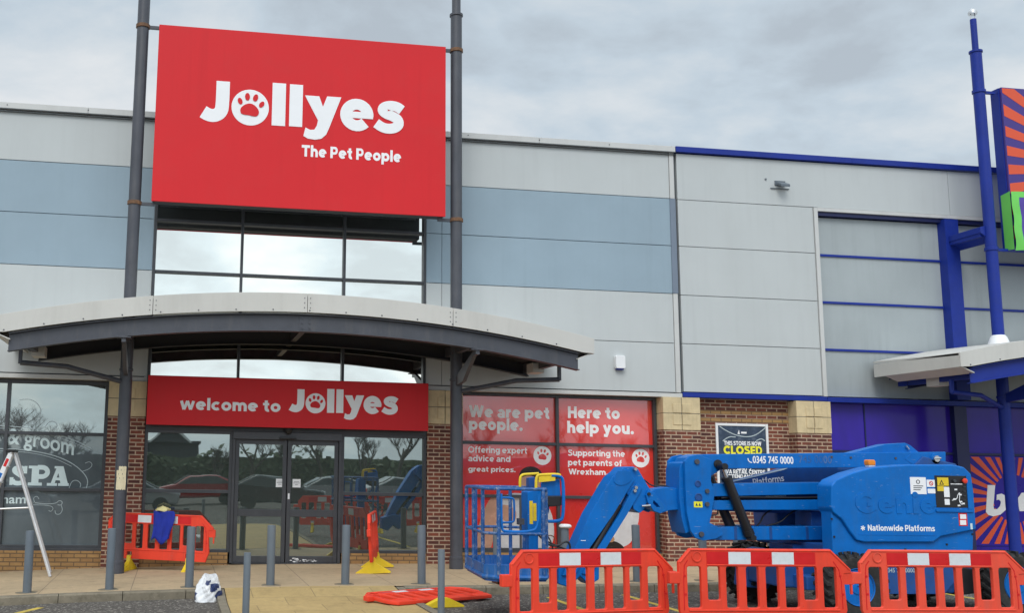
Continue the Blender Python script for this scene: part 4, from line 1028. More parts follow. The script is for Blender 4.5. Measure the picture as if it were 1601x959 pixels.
def italic_b(mb, x, z, s, y):
    """slanted white b"""
    sh = lambda u, v: (x+s*(u+0.14*v), z+s*v)
    plate(mb, [[sh(*p) for p in [(0, 0.10), (0.02, 1.0), (0.30, 1.0), (0.27, 0.30), (0.30, 0.20), (0.42, 0.20), (0.52, 0.30), (0.55, 0.44), (0.48, 0.52), (0.38, 0.50), (0.38, 0.68), (0.56, 0.72), (0.74, 0.64), (0.80, 0.44), (0.74, 0.18), (0.55, 0.02), (0.28, -0.04), (0.10, 0.0)]]], y-0.008, y)
mb = MB(); q = P(1541, 806, 0.17); italic_b(mb, q.x, q.z, 0.62, 0.172)
q2 = P(1594, 800, 0.17)
plate(mb, [[(q2.x, q2.z), (q2.x+0.14, q2.z), (q2.x+0.2, q2.z+0.28), (q2.x+0.32, q2.z+0.28), (q2.x+0.26, q2.z), (q2.x+0.42, q2.z), (q2.x+0.52, q2.z+0.42), (q2.x+0.08, q2.z+0.38), (q2.x-0.04, q2.z+0.24)]], 0.164, 0.172)
part(mb, 'letter', 'white', sp)

bs = thing('sunburst_sign', (CX2, -1.0, 6.5), 'orange and blue striped square sign hung beside the blue mast', 'sign')
BSF = -1.12
part(MB().box(14.72, 19.9, BSF, BSF+0.05, 6.46, 9.93), 'sign_face', 'purple_face', bs, 0.004) if 'purple_face' in M else None
M['purple_face'] = paint('indigo_sign_face', (0.05, 0.025, 0.22), 0.4, 0, 0.05)
part(MB().box(14.72, 19.9, BSF, BSF+0.05, 6.46, 9.93), 'sign_face', 'purple_face', bs, 0.004)
part(MB().box(14.70, 19.88, BSF+0.052, BSF+0.28, 6.46, 9.93), 'sign_case', 'deep_blue', bs, 0.01)
sunburst(bs, 14.74, 19.88, 6.48, 9.91, 17.3, 8.25, BSF, 40, 0.9, 0.04)
# banner with green hem tied over the lower part of the sign
bn = thing('tied_banner', (17.3, -1.2, 6.4), 'violet banner with bright green hem tied over the lower part of the striped sign', 'banner')
def banner():
    x0, x1, z0, z1 = 14.70, 19.9, 6.42, 7.66; nx, nz = 60, 16
    def yy(u, v): return BSF-0.045-0.012*sin(u*23+v*4)-0.010*sin(v*9+u*7)-0.02*(1-abs(2*v-1))
    def grid(u0, u1, v0, v1, off=0.0, nx=nx, nz=nz):
        mb = MB(); vs = []
        for j in range(nz+1):
            for i in range(nx+1):
                u = u0+(u1-u0)*i/nx; v = v0+(v1-v0)*j/nz
                vs.append((x0+(x1-x0)*u+0.012*sin(v*14+u*3), yy(u, v)-off, z0+(z1-z0)*v+0.015*sin(u*31)))
        mb.add(vs, [(j*(nx+1)+i, j*(nx+1)+i+1, (j+1)*(nx+1)+i+1, (j+1)*(nx+1)+i) for j in range(nz) for i in range(nx)]); return mb
    part(grid(0, 1, 0, 1), 'cloth', 'violet', bn)
    h = grid(0, 0.035, 0, 1, 0.004, 4, 20)
    for g in (grid(0.965, 1, 0, 1, 0.004, 4, 20), grid(0.035, 0.965, 0, 0.10, 0.004, 60, 3), grid(0.035, 0.965, 0.90, 1, 0.004, 60, 3)): h.add(g.v, g.f)
    part(h, 'hem', 'green', bn)
banner()
# side wrap of the banner round the sign edge
mb = MB(); mb.add([(14.66, -1.19, 6.44), (14.66, -0.95, 6.46), (14.655, -0.95, 7.62), (14.66, -1.19, 7.66)], [(0, 1, 2, 3)])
part(mb, 'hem', 'green', bn)
# arm between pillar and mast
part(MB().prism([(14.36, 6.62), (14.36, 6.78), (14.20, 6.95), (14.08, 6.92), (14.08, 6.80)], -1.0, -0.06).box(14.1, 14.3, -0.95, -0.1, 6.72, 6.84), 'mast_stay', 'deep_blue', can2, 0.004)

# ------------------------------------------------------------------ wall fittings
o = thing('alarm_box', (6.62, 0, 3.82), 'white alarm box with blue base on the pale cladding', 'alarm box')
part(MB().prism([(6.53, 3.84), (6.71, 3.84), (6.72, 3.88), (6.72, 4.08), (6.70, 4.10), (6.54, 4.10), (6.52, 4.08), (6.52, 3.88)], -0.11, 0.0), 'case', 'white_plastic', o, 0.012)
part(MB().box(6.55, 6.69, -0.09, 0.0, 3.815, 3.838), 'strobe', 'deep_blue', o, 0.005)
o = thing('floodlight', (10.3, 0, 7.8), 'small grey floodlight tilted on the upper pale panel near the roofline', 'floodlight')
part(MB().box(10.18, 10.42, -0.02, 0.0, 7.84, 7.94), 'back_plate', 'bollard', o, 0.004)
part(MB().add([(10.20, -0.06, 7.84), (10.40, -0.06, 7.84), (10.40, -0.22, 7.76), (10.20, -0.22, 7.76), (10.20, -0.06, 7.90), (10.40, -0.06, 7.90), (10.40, -0.22, 7.82), (10.20, -0.22, 7.82)],
              [(0, 3, 2, 1), (4, 5, 6, 7), (0, 1, 5, 4), (1, 2, 6, 5), (2, 3, 7, 6), (3, 0, 4, 7)]), 'lamp_head', 'bollard', o, 0.01)
part(MB().box(10.08, 10.50, -0.025, 0.0, 7.765, 7.778).cyl((9.98, -0.02, 7.96), (9.98, 0, 7.96), 0.02, n=8), 'cable_clip', 'bollard', o)
# closed notice
cn = thing('store_notice', (9.2, BWY, 1.2), 'white framed navy store closing notice on the brick wall', 'notice')
cx0, cx1, cz0, cz1 = P(1119, 700, BWY).x, P(1201, 700, BWY).x, 1.25, P(1160, 663, BWY).z
y = BWY
part(MB().box(cx0, cx0+0.05, y-0.03, y, cz0, cz1).box(cx1-0.05, cx1, y-0.03, y, cz0, cz1).box(cx0+0.05, cx1-0.05, y-0.03, y, cz1-0.05, cz1).box(cx0+0.05, cx1-0.05, y-0.03, y, cz0, cz0+0.05), 'frame', 'white_plastic', cn, 0.004)
part(MB().box(cx0+0.045, cx1-0.045, y-0.012, y, cz0+0.045, cz1-0.045), 'poster', 'navy', cn)
def npt(px, py): p = P(px, py, y-0.012); return p.x, p.z
def nline(mb, s, px0, px1, py0, py1, off=0.03):
    a = npt(px0, py1); b = npt(px1, py0); fit_text(mb, s, a[0], b[0], a[1], b[1], y-0.012, 0.003, off)
mb = MB(); nline(mb, 'THIS STORE IS NOW', 1132, 1190, 691, 697)
nline(mb, 'UNIT 5', 1153, 1174, 730, 735.5); nline(mb, 'EVA RETAIL CENTRE', 1131, 1196, 735.5, 741.5); nline(mb, 'ATTENDANCE', 1133, 1182, 743, 748)
part(mb, 'lettering', 'white', cn)
mb = MB(); nline(mb, 'CLOSED', 1131.5, 1191, 698.5, 710.5, 0.045); part(mb, 'lettering', 'text_yellow', cn)
mb = MB(); nline(mb, 'REVIVE', 1158, 1168, 675, 679); mb = MB()
a = npt(1153, 679); plate(mb, [[(a[0], a[1]), (a[0]+0.05, a[1]-0.01), (a[0]+0.035, a[1]+0.085)]], y-0.016, y-0.012); mb.box(a[0]+0.08, a[0]+0.20, y-0.016, y-0.012, a[1]+0.01, a[1]+0.045)
part(mb, 'logo', 'white', cn)
# creased plastic sheet highlights on the notice
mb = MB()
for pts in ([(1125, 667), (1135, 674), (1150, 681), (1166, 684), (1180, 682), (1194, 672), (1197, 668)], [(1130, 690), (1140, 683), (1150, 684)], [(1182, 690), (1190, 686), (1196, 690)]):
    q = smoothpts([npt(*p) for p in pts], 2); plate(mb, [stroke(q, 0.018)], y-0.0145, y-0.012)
part(mb, 'crease_highlight', 'vinyl_faint', cn)
# torn paper on the left column
o = MB()
g = P(186, 748, -1.11)
vs = []
for j in range(7):
    for i in range(9):
        a = -0.75+1.5*i/8; r = 0.1125+0.012*(i == 8)+0.004*sin(i*2.1+j*1.7)
        z = g.z-0.20+0.40*j/6+0.02*sin(i*3.1)*(j in (0, 6))
        vs.append((-3.0+r*sin(a), -1.0-r*cos(a), z))
o.add(vs, [(j*9+i, j*9+i+1, (j+1)*9+i+1, (j+1)*9+i) for j in range(6) for i in range(8) if not (j == 5 and i < 2)])
o = o.build('torn_paper', M['tape'], loc=(-3.0, -1.11, g.z-0.2))
tag(o, 'torn cream paper notice stuck round the left canopy column', 'paper')

# ------------------------------------------------------------------ bollards
BOLL = [(-4.17, 'grey bollard beneath the salon window, nearest the aluminium stepladder'), (-2.98, 'grey bollard standing in front of the left canopy column'),
        (-1.80, 'grey bollard in front of the orange barrier with the blue cloth'), (-0.57, 'grey bollard before the left glass door leaf'),
        (0.59, 'grey bollard before the right glass door, left of the end-on barrier'), (1.80, 'grey bollard between the end-on barrier and the right canopy column'),
        (3.02, 'grey bollard seen through the blue lift basket'), (4.16, 'grey bollard with a white cover on top, beside the lift basket'),
        (5.36, 'grey bollard in front of the poster dog, under the lift arm'), (6.50, 'grey bollard below the upright blue end plate of the lift'),
        (7.10, 'grey bollard under the lift booms, second from the lift end plate'), (7.72, 'grey bollard under the lift booms, nearest the lift wheels')]
proto = MB().lathe([(0.064, 0.0), (0.064, 0.885), (0.060, 0.897), (0.048, 0.90), (0.002, 0.90)], (0, 0, 0), 24).build('bollard', M['bollard'])
ORG[proto.name] = Vector((0, 0, 0))
q_ = [(0.15*cos(a_)*(1+0.18*sin(3*a_)), 0.15*sin(a_)*(1+0.15*cos(2*a_))) for a_ in (2*pi*k_/20 for k_ in range(20))]
part(MB().prism(q_, -0.02, 0.006, 'xy'), 'mortar_collar', 'kerb', proto, 0.002)
near = MB().lathe([(0.038, 0.0), (0.038, 0.935), (0.036, 0.94), (0.002, 0.94)], (0, 0, 0), 20).build('bollard', M['bollard'])
for i, (x, lab) in enumerate(BOLL):
    o = proto if i == 0 else copy_tree(proto)
    o.location = (x, -3.36, gz(x)); o.rotation_euler = (radians(rnd.uniform(-.7, .7)), radians(rnd.uniform(-.7, .7)), rnd.random()*6)
    tag(o, lab, 'bollard', 'grey bollards along the pavement edge')
o = MB().lathe([(0.066, 0.85), (0.10, 0.872), (0.10, 0.895), (0.07, 0.915), (0.002, 0.92)], (0, 0, 0), 18).build('bollard_cover', M['white_plastic'])
o.location = (4.16, -3.36, gz(4.16)); tag(o, 'white cover sitting on a grey bollard beside the lift basket', 'cover')
for i, (px, py, lab) in enumerate(((387, 865, 'thin grey bollard on the buff path nearest the camera, in front of the doors'), (690, 860, 'thin grey bollard near the camera beside the fallen barrier'))):
    p = P(px, py, -8.3)
    o = near if i == 0 else near.copy()
    if i: COL.objects.link(o)
    o.location = (p.x, -8.3, p.z-0.94); tag(o, lab, 'bollard', 'thin bollards on the path')

# ------------------------------------------------------------------ plastic pedestrian barriers
def make_barrier(label, mt='barrier'):
    """local: x along the panel, centre 0, base z 0, front -y"""
    t = thing('pedestrian_barrier', (0, 0, 0), label, 'barrier', 'red plastic pedestrian barriers')
    X = lambda u: u/789.0-0.975
    Z = lambda v: 1.0-(v-97)/866.0
    outl = [(-6, 640), (-6, 215), (95, 97), (1360, 97), (1535, 272), (1535, 300), (1470, 306), (1470, 400), (1486, 640), (1462, 705), (1440, 775), (60, 775), (20, 705)]
    holes = []
    for a, b, v1 in ((58, 190, 625), (236, 358, 556), (402, 520, 625), (580, 704, 625), (756, 884, 625), (932, 1066, 625), (1098, 1232, 556), (1278, 1410, 625)):
        holes.append(rrect(X(a), X(b), Z(v1), Z(245), 0.03))
    # sockets for the feet
    for a in (285, 1150): holes.append(rrect(X(a), X(a+85), Z(755), Z(668), 0.008, 2))
    th = 0.024
    mb = MB(); plate(mb, [[(X(u), Z(v)) for u, v in outl]]+holes, -th, th, 0.007)
    part(mb, 'panel', mt, t, smooth=30)
    # moulded ribs: raised rim, dimple, channel grooves at the ends
    mb = MB()
    for pts in ([(95, 105), (1355, 105)], [(0, 215), (95, 105)], [(1355, 105), (1528, 276)], [(235, 238), (1215, 238)], [(70, 640), (1420, 640)]):
        a, b = [Vector((X(p[0]), 0, Z(p[1]))) for p in pts]
        mb.tube([(a.x, -th, a.z), (b.x, -th, b.z)], 0.009, 8)
    part(mb, 'rim', mt, t)
    mb = MB().lathe([(0.050, -th-0.003), (0.056, -th-0.008), (0.047, -th-0.010), (0.040, -th-0.001), (0.01, -th-0.0006)], (X(150), 0, Z(165)), 24, 'y')
    part(mb, 'dimple', mt, t)
    mb = MB()
    for pts in ([(28, 640), (30, 250), (70, 195)], [(1448, 630), (1445, 300), (1380, 200)]):
        q = smoothpts([(X(u), Z(v)) for u, v in pts], 1); plate(mb, [stroke(q, 0.010)], -th-0.0015, -th+0.001)
    for (u, v) in ((38, 335), (42, 498), (1438, 330), (1455, 498)):
        plate(mb, [ell(X(u), Z(v), 0.013, 0.013, 12)], -th-0.004, -th)
    part(mb, 'groove', 'reflect_red', t)
    # hook joint
    part(MB().box(X(-98), X(-4), -th-0.012, th+0.01, Z(405), Z(300)), 'hook', mt, t, 0.012)
    part(MB().box(X(1538), X(1556), -0.012, 0.012, Z(500), Z(400)).box(X(1470), X(1570), -0.016, 0.016, Z(410), Z(296)), 'pin', mt, t, 0.005)
    strip = []
    for k, (a, b, mm) in enumerate(((237, 428, 'reflect_red'), (432, 630, 'reflect_white'), (634, 818, 'reflect_red'), (822, 1020, 'reflect_white'), (1024, 1216, 'reflect_red'))):
        mb = MB(); mb.box(X(a), X(b), -th-0.004, -th, Z(229), Z(120)).box(X(a), X(b), th, th+0.004, Z(229), Z(120))
        part(mb, 'reflective_strip', mm, t)
    for a in (328, 1192):
        x = X(a); w = 0.035
        mb = MB().prism([(-0.30, 0.0), (0.30, 0.0), (0.30, 0.025), (0.06, 0.17), (0.045, 0.27), (-0.045, 0.27), (-0.06, 0.17), (-0.30, 0.025)], x-w, x+w, 'yz')
        ft = part(mb, 'foot', 'yellow_foot', t, 0.006)
        mb = MB()
        for k in range(6):
            for s in (-1, 1):
                y = s*(0.09+0.03*k); mb.box(x-w-0.004, x+w+0.004, y-0.006, y+0.006, 0.015, max(0.03, 0.145-0.115*(abs(y)-0.09)/0.16))
        part(mb, 'foot_rib', 'yellow_foot', ft)
    return t
b0 = make_barrier('')
def place(o, loc, rz=0, rx=0, ry=0, label=None):
    o.location = loc; o.rotation_euler = (rx, ry, rz)
    if label: o['label'] = label
    return o
BYY = -9.12
road = lambda x: gz(x)-KERB
barriers = [(P(931, 861, BYY), 'plastic barrier standing in front of the lift basket, leftmost of the linked row', 0.0),
            (P(1195, 860, BYY), 'plastic barrier in front of the lift booms, middle of the linked row of three', 0.0),
            (P(1472, 862, BYY), 'plastic barrier in front of the blue lift hood, faded orange, rightmost of the linked row', 0.0)]
for i, (p, lab, rz) in enumerate(barriers):
    o = b0 if i == 0 else copy_tree(b0)
    if i == 2:
        for ch in children(o):
            if ch.name.split('.')[0] in ('panel', 'rim', 'dimple', 'hook', 'pin'):
                ch.data = ch.data.copy(); ch.data.materials[0] = M['barrier_fade']
    place(o, (p.x, BYY+(0.05 if i == 0 else 0), p.z-1.0), rz+[0.20, 0.0, -0.015][i], label=lab)
o = copy_tree(b0)
pc = (P(335, 840, -0.72).x-0.97, -0.70)
for ch in children(o):
    if ch.name.split('.')[0] == 'hook': bpy.data.objects.remove(ch)
place(o, (pc[0]+0.02, pc[1], gz(pc[0])-0.03), -0.36, 0, radians(0.6), 'plastic barrier beside the left canopy column with a blue cloth over it')
o = copy_tree(b0)
place(o, (1.47, -1.25, gz(1.5)), radians(75.5), radians(-4), 0, 'plastic barrier seen end-on before the right window of the entrance')
o = copy_tree(b0)
fl = (1.55, -4.95)
for ch in children(o):
    if ch.name.split('.')[0] == 'foot':
        for c2 in children(ch): bpy.data.objects.remove(c2)
        bpy.data.objects.remove(ch)
place(o, (1.93, -5.02, gz(1.5)-KERB+0.055), radians(27), radians(-87.5), 0, 'plastic barrier lying flat on the tarmac beside the path edge')
ftl = G(690, 947, -0.09)
fo = MB().prism([(-0.30, 0.0), (0.30, 0.0), (0.30, 0.025), (0.06, 0.13), (-0.06, 0.13), (-0.30, 0.025)], -0.05, 0.05).build('barrier_foot', M['yellow_foot'], bevel=0.006)
fo.location = (ftl.x, ftl.y-0.12, road(ftl.x)+0.005); fo.rotation_euler = (0, 0, radians(12)); tag(fo, 'loose yellow plastic foot lying against the fallen barrier', 'barrier foot')

# blue cloth over the barrier
def drape():
    mb = MB(); cx, y0 = P(253, 830, -0.72).x, -0.745; nx, nz = 10, 16; vs = []
    for j in range(nz+1):
        t = j/nz
        for i in range(nx+1):
            u = -1+2*i/nx
            w = 0.15+0.03*t+0.025*sin(t*5)
            if t < 0.2: y = y0+0.10*(1-t/0.2)*1.0-0.03; z = 0.86+0.12*(t/0.2)
            else: y = y0-0.055-0.02*sin(u*7+t*3)-0.03*t; z = 0.985-(t-0.2)/0.8*0.54*(1+0.10*sin(u*4+1))
            xx_ = u*w+0.03*sin(t*4); vs.append((cx+xx_, y-0.376*xx_, z))
    mb.add(vs, [(j*(nx+1)+i, j*(nx+1)+i+1, (j+1)*(nx+1)+i+1, (j+1)*(nx+1)+i) for j in range(nz) for i in range(nx)])
    o = mb.build('draped_cloth', M['cloth_blue'], loc=(cx, y0, 0.98)); tag(o, 'royal blue work cloth hanging over the barrier by the left column', 'cloth')
    sm = o.modifiers.new('s', 'SOLIDIFY'); sm.thickness = 0.012
    g = MB()
    vs = []; n = 14
    for j in range(6):
        for i in range(n):
            a = 2*pi*i/n; r = (0.11, 0.125, 0.12, 0.10, 0.06, 0.01)[j]*(1+0.18*sin(a*3+j)+0.1*sin(a*5))
            vs.append((cx+0.0+r*cos(a), y0+r*0.55*sin(a), 0.965+0.018*j+0.012*sin(a*2+j)))
    g.add(vs, [(j*n+i, j*n+(i+1) % n, (j+1)*n+(i+1) % n, (j+1)*n+i) for j in range(5) for i in range(n)]+[tuple(range(n-1, -1, -1)), tuple(range(5*n, 6*n))])
    o = g.build('work_gloves', M['cloth_cream'], loc=(cx, y0, 0.97)); tag(o, 'cream yellow work gloves lying on top of the blue cloth', 'gloves')
drape()
# white bag on the pavement corner
def bag():
    c = G(325, 936, -0.10); n, m_ = 56, 34; mb = MB(); vs = []; base = gz(c.x)-KERB+0.005
    c = Vector((P(325, 920, -4.15).x, -4.15, base))
    for j in range(m_+1):
        t = j/m_
        for i in range(n):
            a = 2*pi*i/n
            r = 0.17*(1-0.25*t-0.55*max(0, t-0.6))*(1+0.14*sin(a*2+t*4)+0.10*sin(a*5+t*9)+0.07*abs(sin(a*4.5-t*11))+0.05*sin(a*13+t*17)*sin(t*9+a*3))
            vs.append((c.x+r*cos(a)+0.03*t, c.y+0.8*r*sin(a), base+0.36*t+0.03*sin(a*3+t*7)*t))
    mb.add(vs, [(j*n+i, j*n+(i+1) % n, (j+1)*n+(i+1) % n, (j+1)*n+i) for j in range(m_) for i in range(n)]+[tuple(range(n-1, -1, -1)), tuple(range(m_*n, (m_+1)*n))])
    o = mb.build('plastic_bag', M['plastic_bag'], loc=c, smooth=20); tag(o, 'crumpled white and navy plastic bag on the corner of the kerb', 'bag')
    # navy printed areas: faces of the same surface pushed slightly outward
    me = o.data; pr = MB()
    for p in me.polygons:
        q = p.center; a = atan2(q.y, q.x)
        if len(p.vertices) == 4 and (0.03 < q.z < 0.30) and sin(a*2.0+q.z*15+0.4)+0.5*sin(a*5-q.z*31) > 0.55 and q.y < 0.05:
            pr.add([Vector(me.vertices[k].co)*1.0+p.normal*0.004+c for k in p.vertices], [(0, 1, 2, 3)])
    part(pr, 'print', 'bag_blue', o)
bag()
# stepladder
ld = thing('stepladder', (-4.6, -0.9, gz(-4.6)), 'open aluminium stepladder in front of the dark salon window', 'ladder')
top = P(20, 706, -0.95)
ft = P(79, 891, -0.55); zf = gz(ft.x)
mb = MB()
for dy, fy in ((-0.06, -1.25), (0.30, -0.55)):
    a = Vector((top.x+0.02, -0.95+dy*0.7, top.z)); b = Vector((P(79 if dy > 0 else 79, 891, fy).x, fy, gz(-4)+0.01))
    if dy > 0 or True: mb.tube([a, b], 0.026, 8)
    
part(mb, 'rear_leg', 'alu', ld)
mb = MB()
fl_ = []
for dy in (-0.16, 0.28):
    a = Vector((top.x, -0.95+dy*0.7, top.z)); b = Vector((top.x-0.82, -0.95+dy*1.25, gz(-5.5)+0.01))
    mb.tube([a, b], 0.03, 8); fl_.append((a, b))
part(mb, 'front_stile', 'alu', ld)
for k in range(1, 8):
    t = k/8; a = fl_[0][0].lerp(fl_[0][1], t); b = fl_[1][0].lerp(fl_[1][1], t)
    part(MB().box(a.x-0.045, a.x+0.045, a.y, b.y, a.z-0.012, a.z+0.012), 'tread', 'alu', ld, 0.004)
t = 0.5; a = P(0, 797, -0.9); b = P(52, 794, -0.9)
part(MB().tube([(a.x-0.15, -0.95, a.z), (b.x, -0.95, b.z)], 0.014, 8), 'brace', 'alu', ld)
part(MB().box(top.x-0.10, top.x+0.06, -1.10, -0.72, top.z-0.02, top.z+0.03), 'top_cap', 'black', ld, 0.01)
a, b = fl_[0]
d = (b-a).normalized(); nn = Vector((0, -1, 0)); side = d.cross(nn)
def stick(t0, t1, mt, nm):
    c0 = a+d*t0; c1 = a+d*t1; w = 0.036; o_ = nn*0.034
    part(MB().add([c0+side*w+o_, c0-side*w+o_, c1-side*w+o_, c1+side*w+o_], [(0, 1, 2, 3)]), nm, mt, ld)
stick(0.05, 0.52, 'white_plastic', 'label_sticker'); 
o_ = nn
mb = MB(); c0 = a+d*0.14; c1 = a+d*0.28; w = 0.025
mb.add([c0+side*w+nn*0.036, c0-side*w+nn*0.036, c1-side*w+nn*0.036, c1+side*w+nn*0.036], [(0, 1, 2, 3)]); part(mb, 'label_print', 'reflect_red', ld)
mb = MB(); c0 = a+d*0.40; c1 = a+d*0.50; mb.add([c0+side*w+nn*0.036, c0-side*w+nn*0.036, c1-side*w+nn*0.036, c1+side*w+nn*0.036], [(0, 1, 2, 3)]); part(mb, 'label_print', 'lift', ld)

# ------------------------------------------------------------------ articulated boom lift
LY = -5.95
lift = thing('boom_lift', (7.7, LY, road(7.7)), 'blue articulated boom lift with lowered basket parked behind the barriers', 'boom lift')
def lp(px, py, y): p = P(px, py, y); return (p.x, p.z)
def lprism(pix, yc, y0, y1): return MB().prism([lp(a, b, yc) for a, b in pix], y0, y1)
zr = road(7.7)
# wheels
def wheel(x, y, steer=0.0, side=1):
    R, w = 0.43, 0.36
    zc = road(x)+R
    empt = MB().lathe([(0.22, -w/2+0.02), (0.30, -w/2), (R-0.06, -w/2), (R-0.025, -w/2+0.05), (R-0.025, w/2-0.05), (R-0.06, w/2), (0.30, w/2), (0.22, w/2-0.02)], (0, 0, 0), 40, 'y', True)
    for k in range(22):
        a = 2*pi*k/22
        for s in (-1, 1):
            da = 0.09
            q = []
            for (yy, aa) in ((s*0.005, a+s*0.05), (s*w*0.5, a+s*0.05+0.20), (s*w*0.5, a+s*0.05+0.20+da), (s*0.005, a+s*0.05+da)):
                for r in (R-0.05, R+0.012): q.append((r*cos(aa), yy, r*sin(aa)))
            empt.add(q, [(0, 2, 4, 6), (1, 7, 5, 3), (0, 1, 3, 2), (2, 3, 5, 4), (4, 5, 7, 6), (6, 7, 1, 0)])
    def xf(mb):
        c, s = cos(steer), sin(steer)
        mb.v = [(x+v[0]*c-v[1]*s, y+v[0]*s+v[1]*c, zc+v[2]) for v in mb.v]; return mb
    wo = part(xf(empt), 'wheel', 'rubber', lift, smooth=30)
    rim = MB().lathe([(0.245, -w/2+0.03), (0.235, -w/2+0.004), (0.20, -w/2+0.05), (0.13, -w/2+0.09), (0.10, -w/2+0.05), (0.09, -w/2+0.02), (0.02, -w/2+0.015), (0.02, w/2-0.02), (0.2, w/2-0.05), (0.235, w/2-0.02)], (0, 0, 0), 32, 'y')
    for k in range(9):
        a = 2*pi*k/9; rim.cyl((0.135*cos(a), -w/2+0.05, 0.135*sin(a)), (0.135*cos(a), -w/2+0.10, 0.135*sin(a)), 0.013, n=6)
    part(xf(rim), 'rim', 'lift', wo, smooth=30)
wheel(6.68, -6.88); wheel(9.02, -6.88); wheel(6.42, -4.98, radians(14)); wheel(9.0, -4.98)
# chassis
part(MB().box(6.0, 9.6, -6.45, -5.35, zr+0.34, zr+0.66).box(7.15, 8.55, -6.72, -5.15, zr+0.30, zr+0.62), 'chassis', 'lift_dark', lift, 0.03)
part(MB().box(6.15, 6.75, -6.75, -5.1, zr+0.34, zr+0.52).box(8.75, 9.25, -6.75, -5.1, zr+0.34, zr+0.52), 'axle', 'lift_dark', lift, 0.02)
part(MB().prism([(7.12, zr+0.30), (8.10, zr+0.30), (8.26, zr+0.46), (8.30, zr+0.74), (7.05, zr+0.74)], -6.80, -6.725), 'side_plate', 'lift_dark', lift, 0.01)
mb = MB(); a = lp(1384, 896, -6.80); b = lp(1430, 889.5, -6.80); fit_text(mb, '0345 745 0000', a[0], b[0], a[1], b[1], -6.801, 0.002, 0.01)
part(mb, 'lettering', 'vinyl_faint', lift)
part(MB().prism([(8.30, zr+0.28), (8.72, zr+0.32), (8.76, zr+0.60), (8.34, zr+0.66)], -6.78, -6.5), 'battery_tray', 'black', lift, 0.02)
part(MB().prism([(5.95, zr+0.25), (6.30, zr+0.22), (6.42, zr+0.40), (6.40, zr+0.74), (6.28, zr+0.80), (6.02, zr+0.72)], -5.6, -5.25), 'steering_knuckle', 'lift_dark', lift, 0.03)
mb = MB().cyl((6.1, -5.6, zr+0.45), (6.6, -5.6, zr+0.45), 0.05, n=12).cyl((6.06, -5.63, zr+0.3), (6.06, -5.60, zr+0.3), 0.03, n=8)
part(mb, 'steering_ram', 'black', lift)
part(MB().box(6.42, 6.72, -6.05, -5.45, zr+0.42, zr+0.88), 'chassis_box', 'lift_dark', lift, 0.015)
# turntable
part(MB().cyl((7.7, LY, zr+0.62), (7.7, LY, zr+0.72), 0.52, n=36), 'slew_ring', 'black', lift)
part(MB().box(6.55, 8.58, -6.55, -5.30, zr+0.72, zr+0.92), 'turntable', 'lift_dark', lift, 0.02)
part(MB().prism([(7.6, zr+0.9), (8.9, zr+0.9), (8.98, 2.0), (8.45, 2.1), (7.7, 1.5)], -6.12, -5.78), 'boom_tower', 'lift_dark', lift, 0.02)
# near hood: lower skirt and proud upper cover
HY = -6.90
skirt = [lp(*q, HY) for q in ((1303, 800), (1306, 868), (1324, 882), (1420, 876), (1526, 862), (1527, 800))]
part(MB().prism(skirt, HY+0.045, -6.62), 'hood_skirt', 'lift', lift, 0.02, seg=3)
cover = [(1300, 760), (1307, 751), (1332, 740), (1365, 731), (1420, 727), (1490, 727), (1508, 731), (1519, 742), (1523, 770), (1527, 829), (1472, 840), (1460, 849), (1352, 849), (1340, 846), (1329, 832), (1316, 812), (1304, 803), (1300, 795)]
hood = part(MB().prism([lp(*q, HY) for q in cover], HY, -6.58), 'hood_cover', 'lift', lift, 0.022, seg=3)
# embossed maker lettering (same paint)
mb = MB(); a = lp(1338, 803, HY); b = lp(1462, 770, HY)
fit_text(mb, 'Genie', a[0], b[0], a[1], b[1], HY, 0.006, 0.035)
part(mb, 'embossed_lettering', 'lift', hood)
mb = MB(); a = lp(1357, 831, HY); b = lp(1461, 822, HY)
fit_text(mb, 'Nationwide Platforms', a[0], b[0], a[1]+0.002, b[1], HY, 0.003, 0.018)
c = lp(1349, 826.5, HY)
for k in range(3):
    ang = radians(20+60*k); mb.prism([(c[0]+0.032*cos(ang)-0.007*sin(ang), c[1]+0.032*sin(ang)+0.007*cos(ang)), (c[0]-0.032*cos(ang)-0.007*sin(ang), c[1]-0.032*sin(ang)+0.007*cos(ang)), (c[0]-0.032*cos(ang)+0.007*sin(ang), c[1]-0.032*sin(ang)-0.007*cos(ang)), (c[0]+0.032*cos(ang)+0.007*sin(ang), c[1]+0.032*sin(ang)-0.007*cos(ang))], HY-0.003-0.0005*k, HY)
part(mb, 'lettering', 'white', hood)
a = lp(1342, 837, HY); b = lp(1462, 836, HY)
part(MB().box(a[0], b[0], HY-0.004, HY, a[1], a[1]+0.006), 'emboss_line', 'lift', hood)
def hbox(px0, py0, px1, py1, y0, y1, mb=None):
    a = lp(px0, py1, HY); b = lp(px1, py0, HY); return (mb or MB()).box(a[0], b[0], y0, y1, a[1], b[1])
part(hbox(1424, 747, 1447, 773, HY-0.003, HY), 'white_sticker', 'white', hood)
mb = MB(); c = lp(1435, 754, HY); plate(mb, [ell(c[0], c[1], 0.028, 0.028), ell(c[0], c[1], 0.018, 0.018)], HY-0.0045, HY-0.003)
for k in range(3): hbox(1428, 760+3*k, 1443-2*k, 761+3*k, HY-0.0045, HY-0.003, mb)
part(mb, 'sticker_print', 'frame', hood)
part(hbox(1449, 751, 1462, 762, HY-0.003, HY, hbox(1450.5, 765, 1463, 772, HY-0.003, HY)), 'white_sticker', 'white', hood)
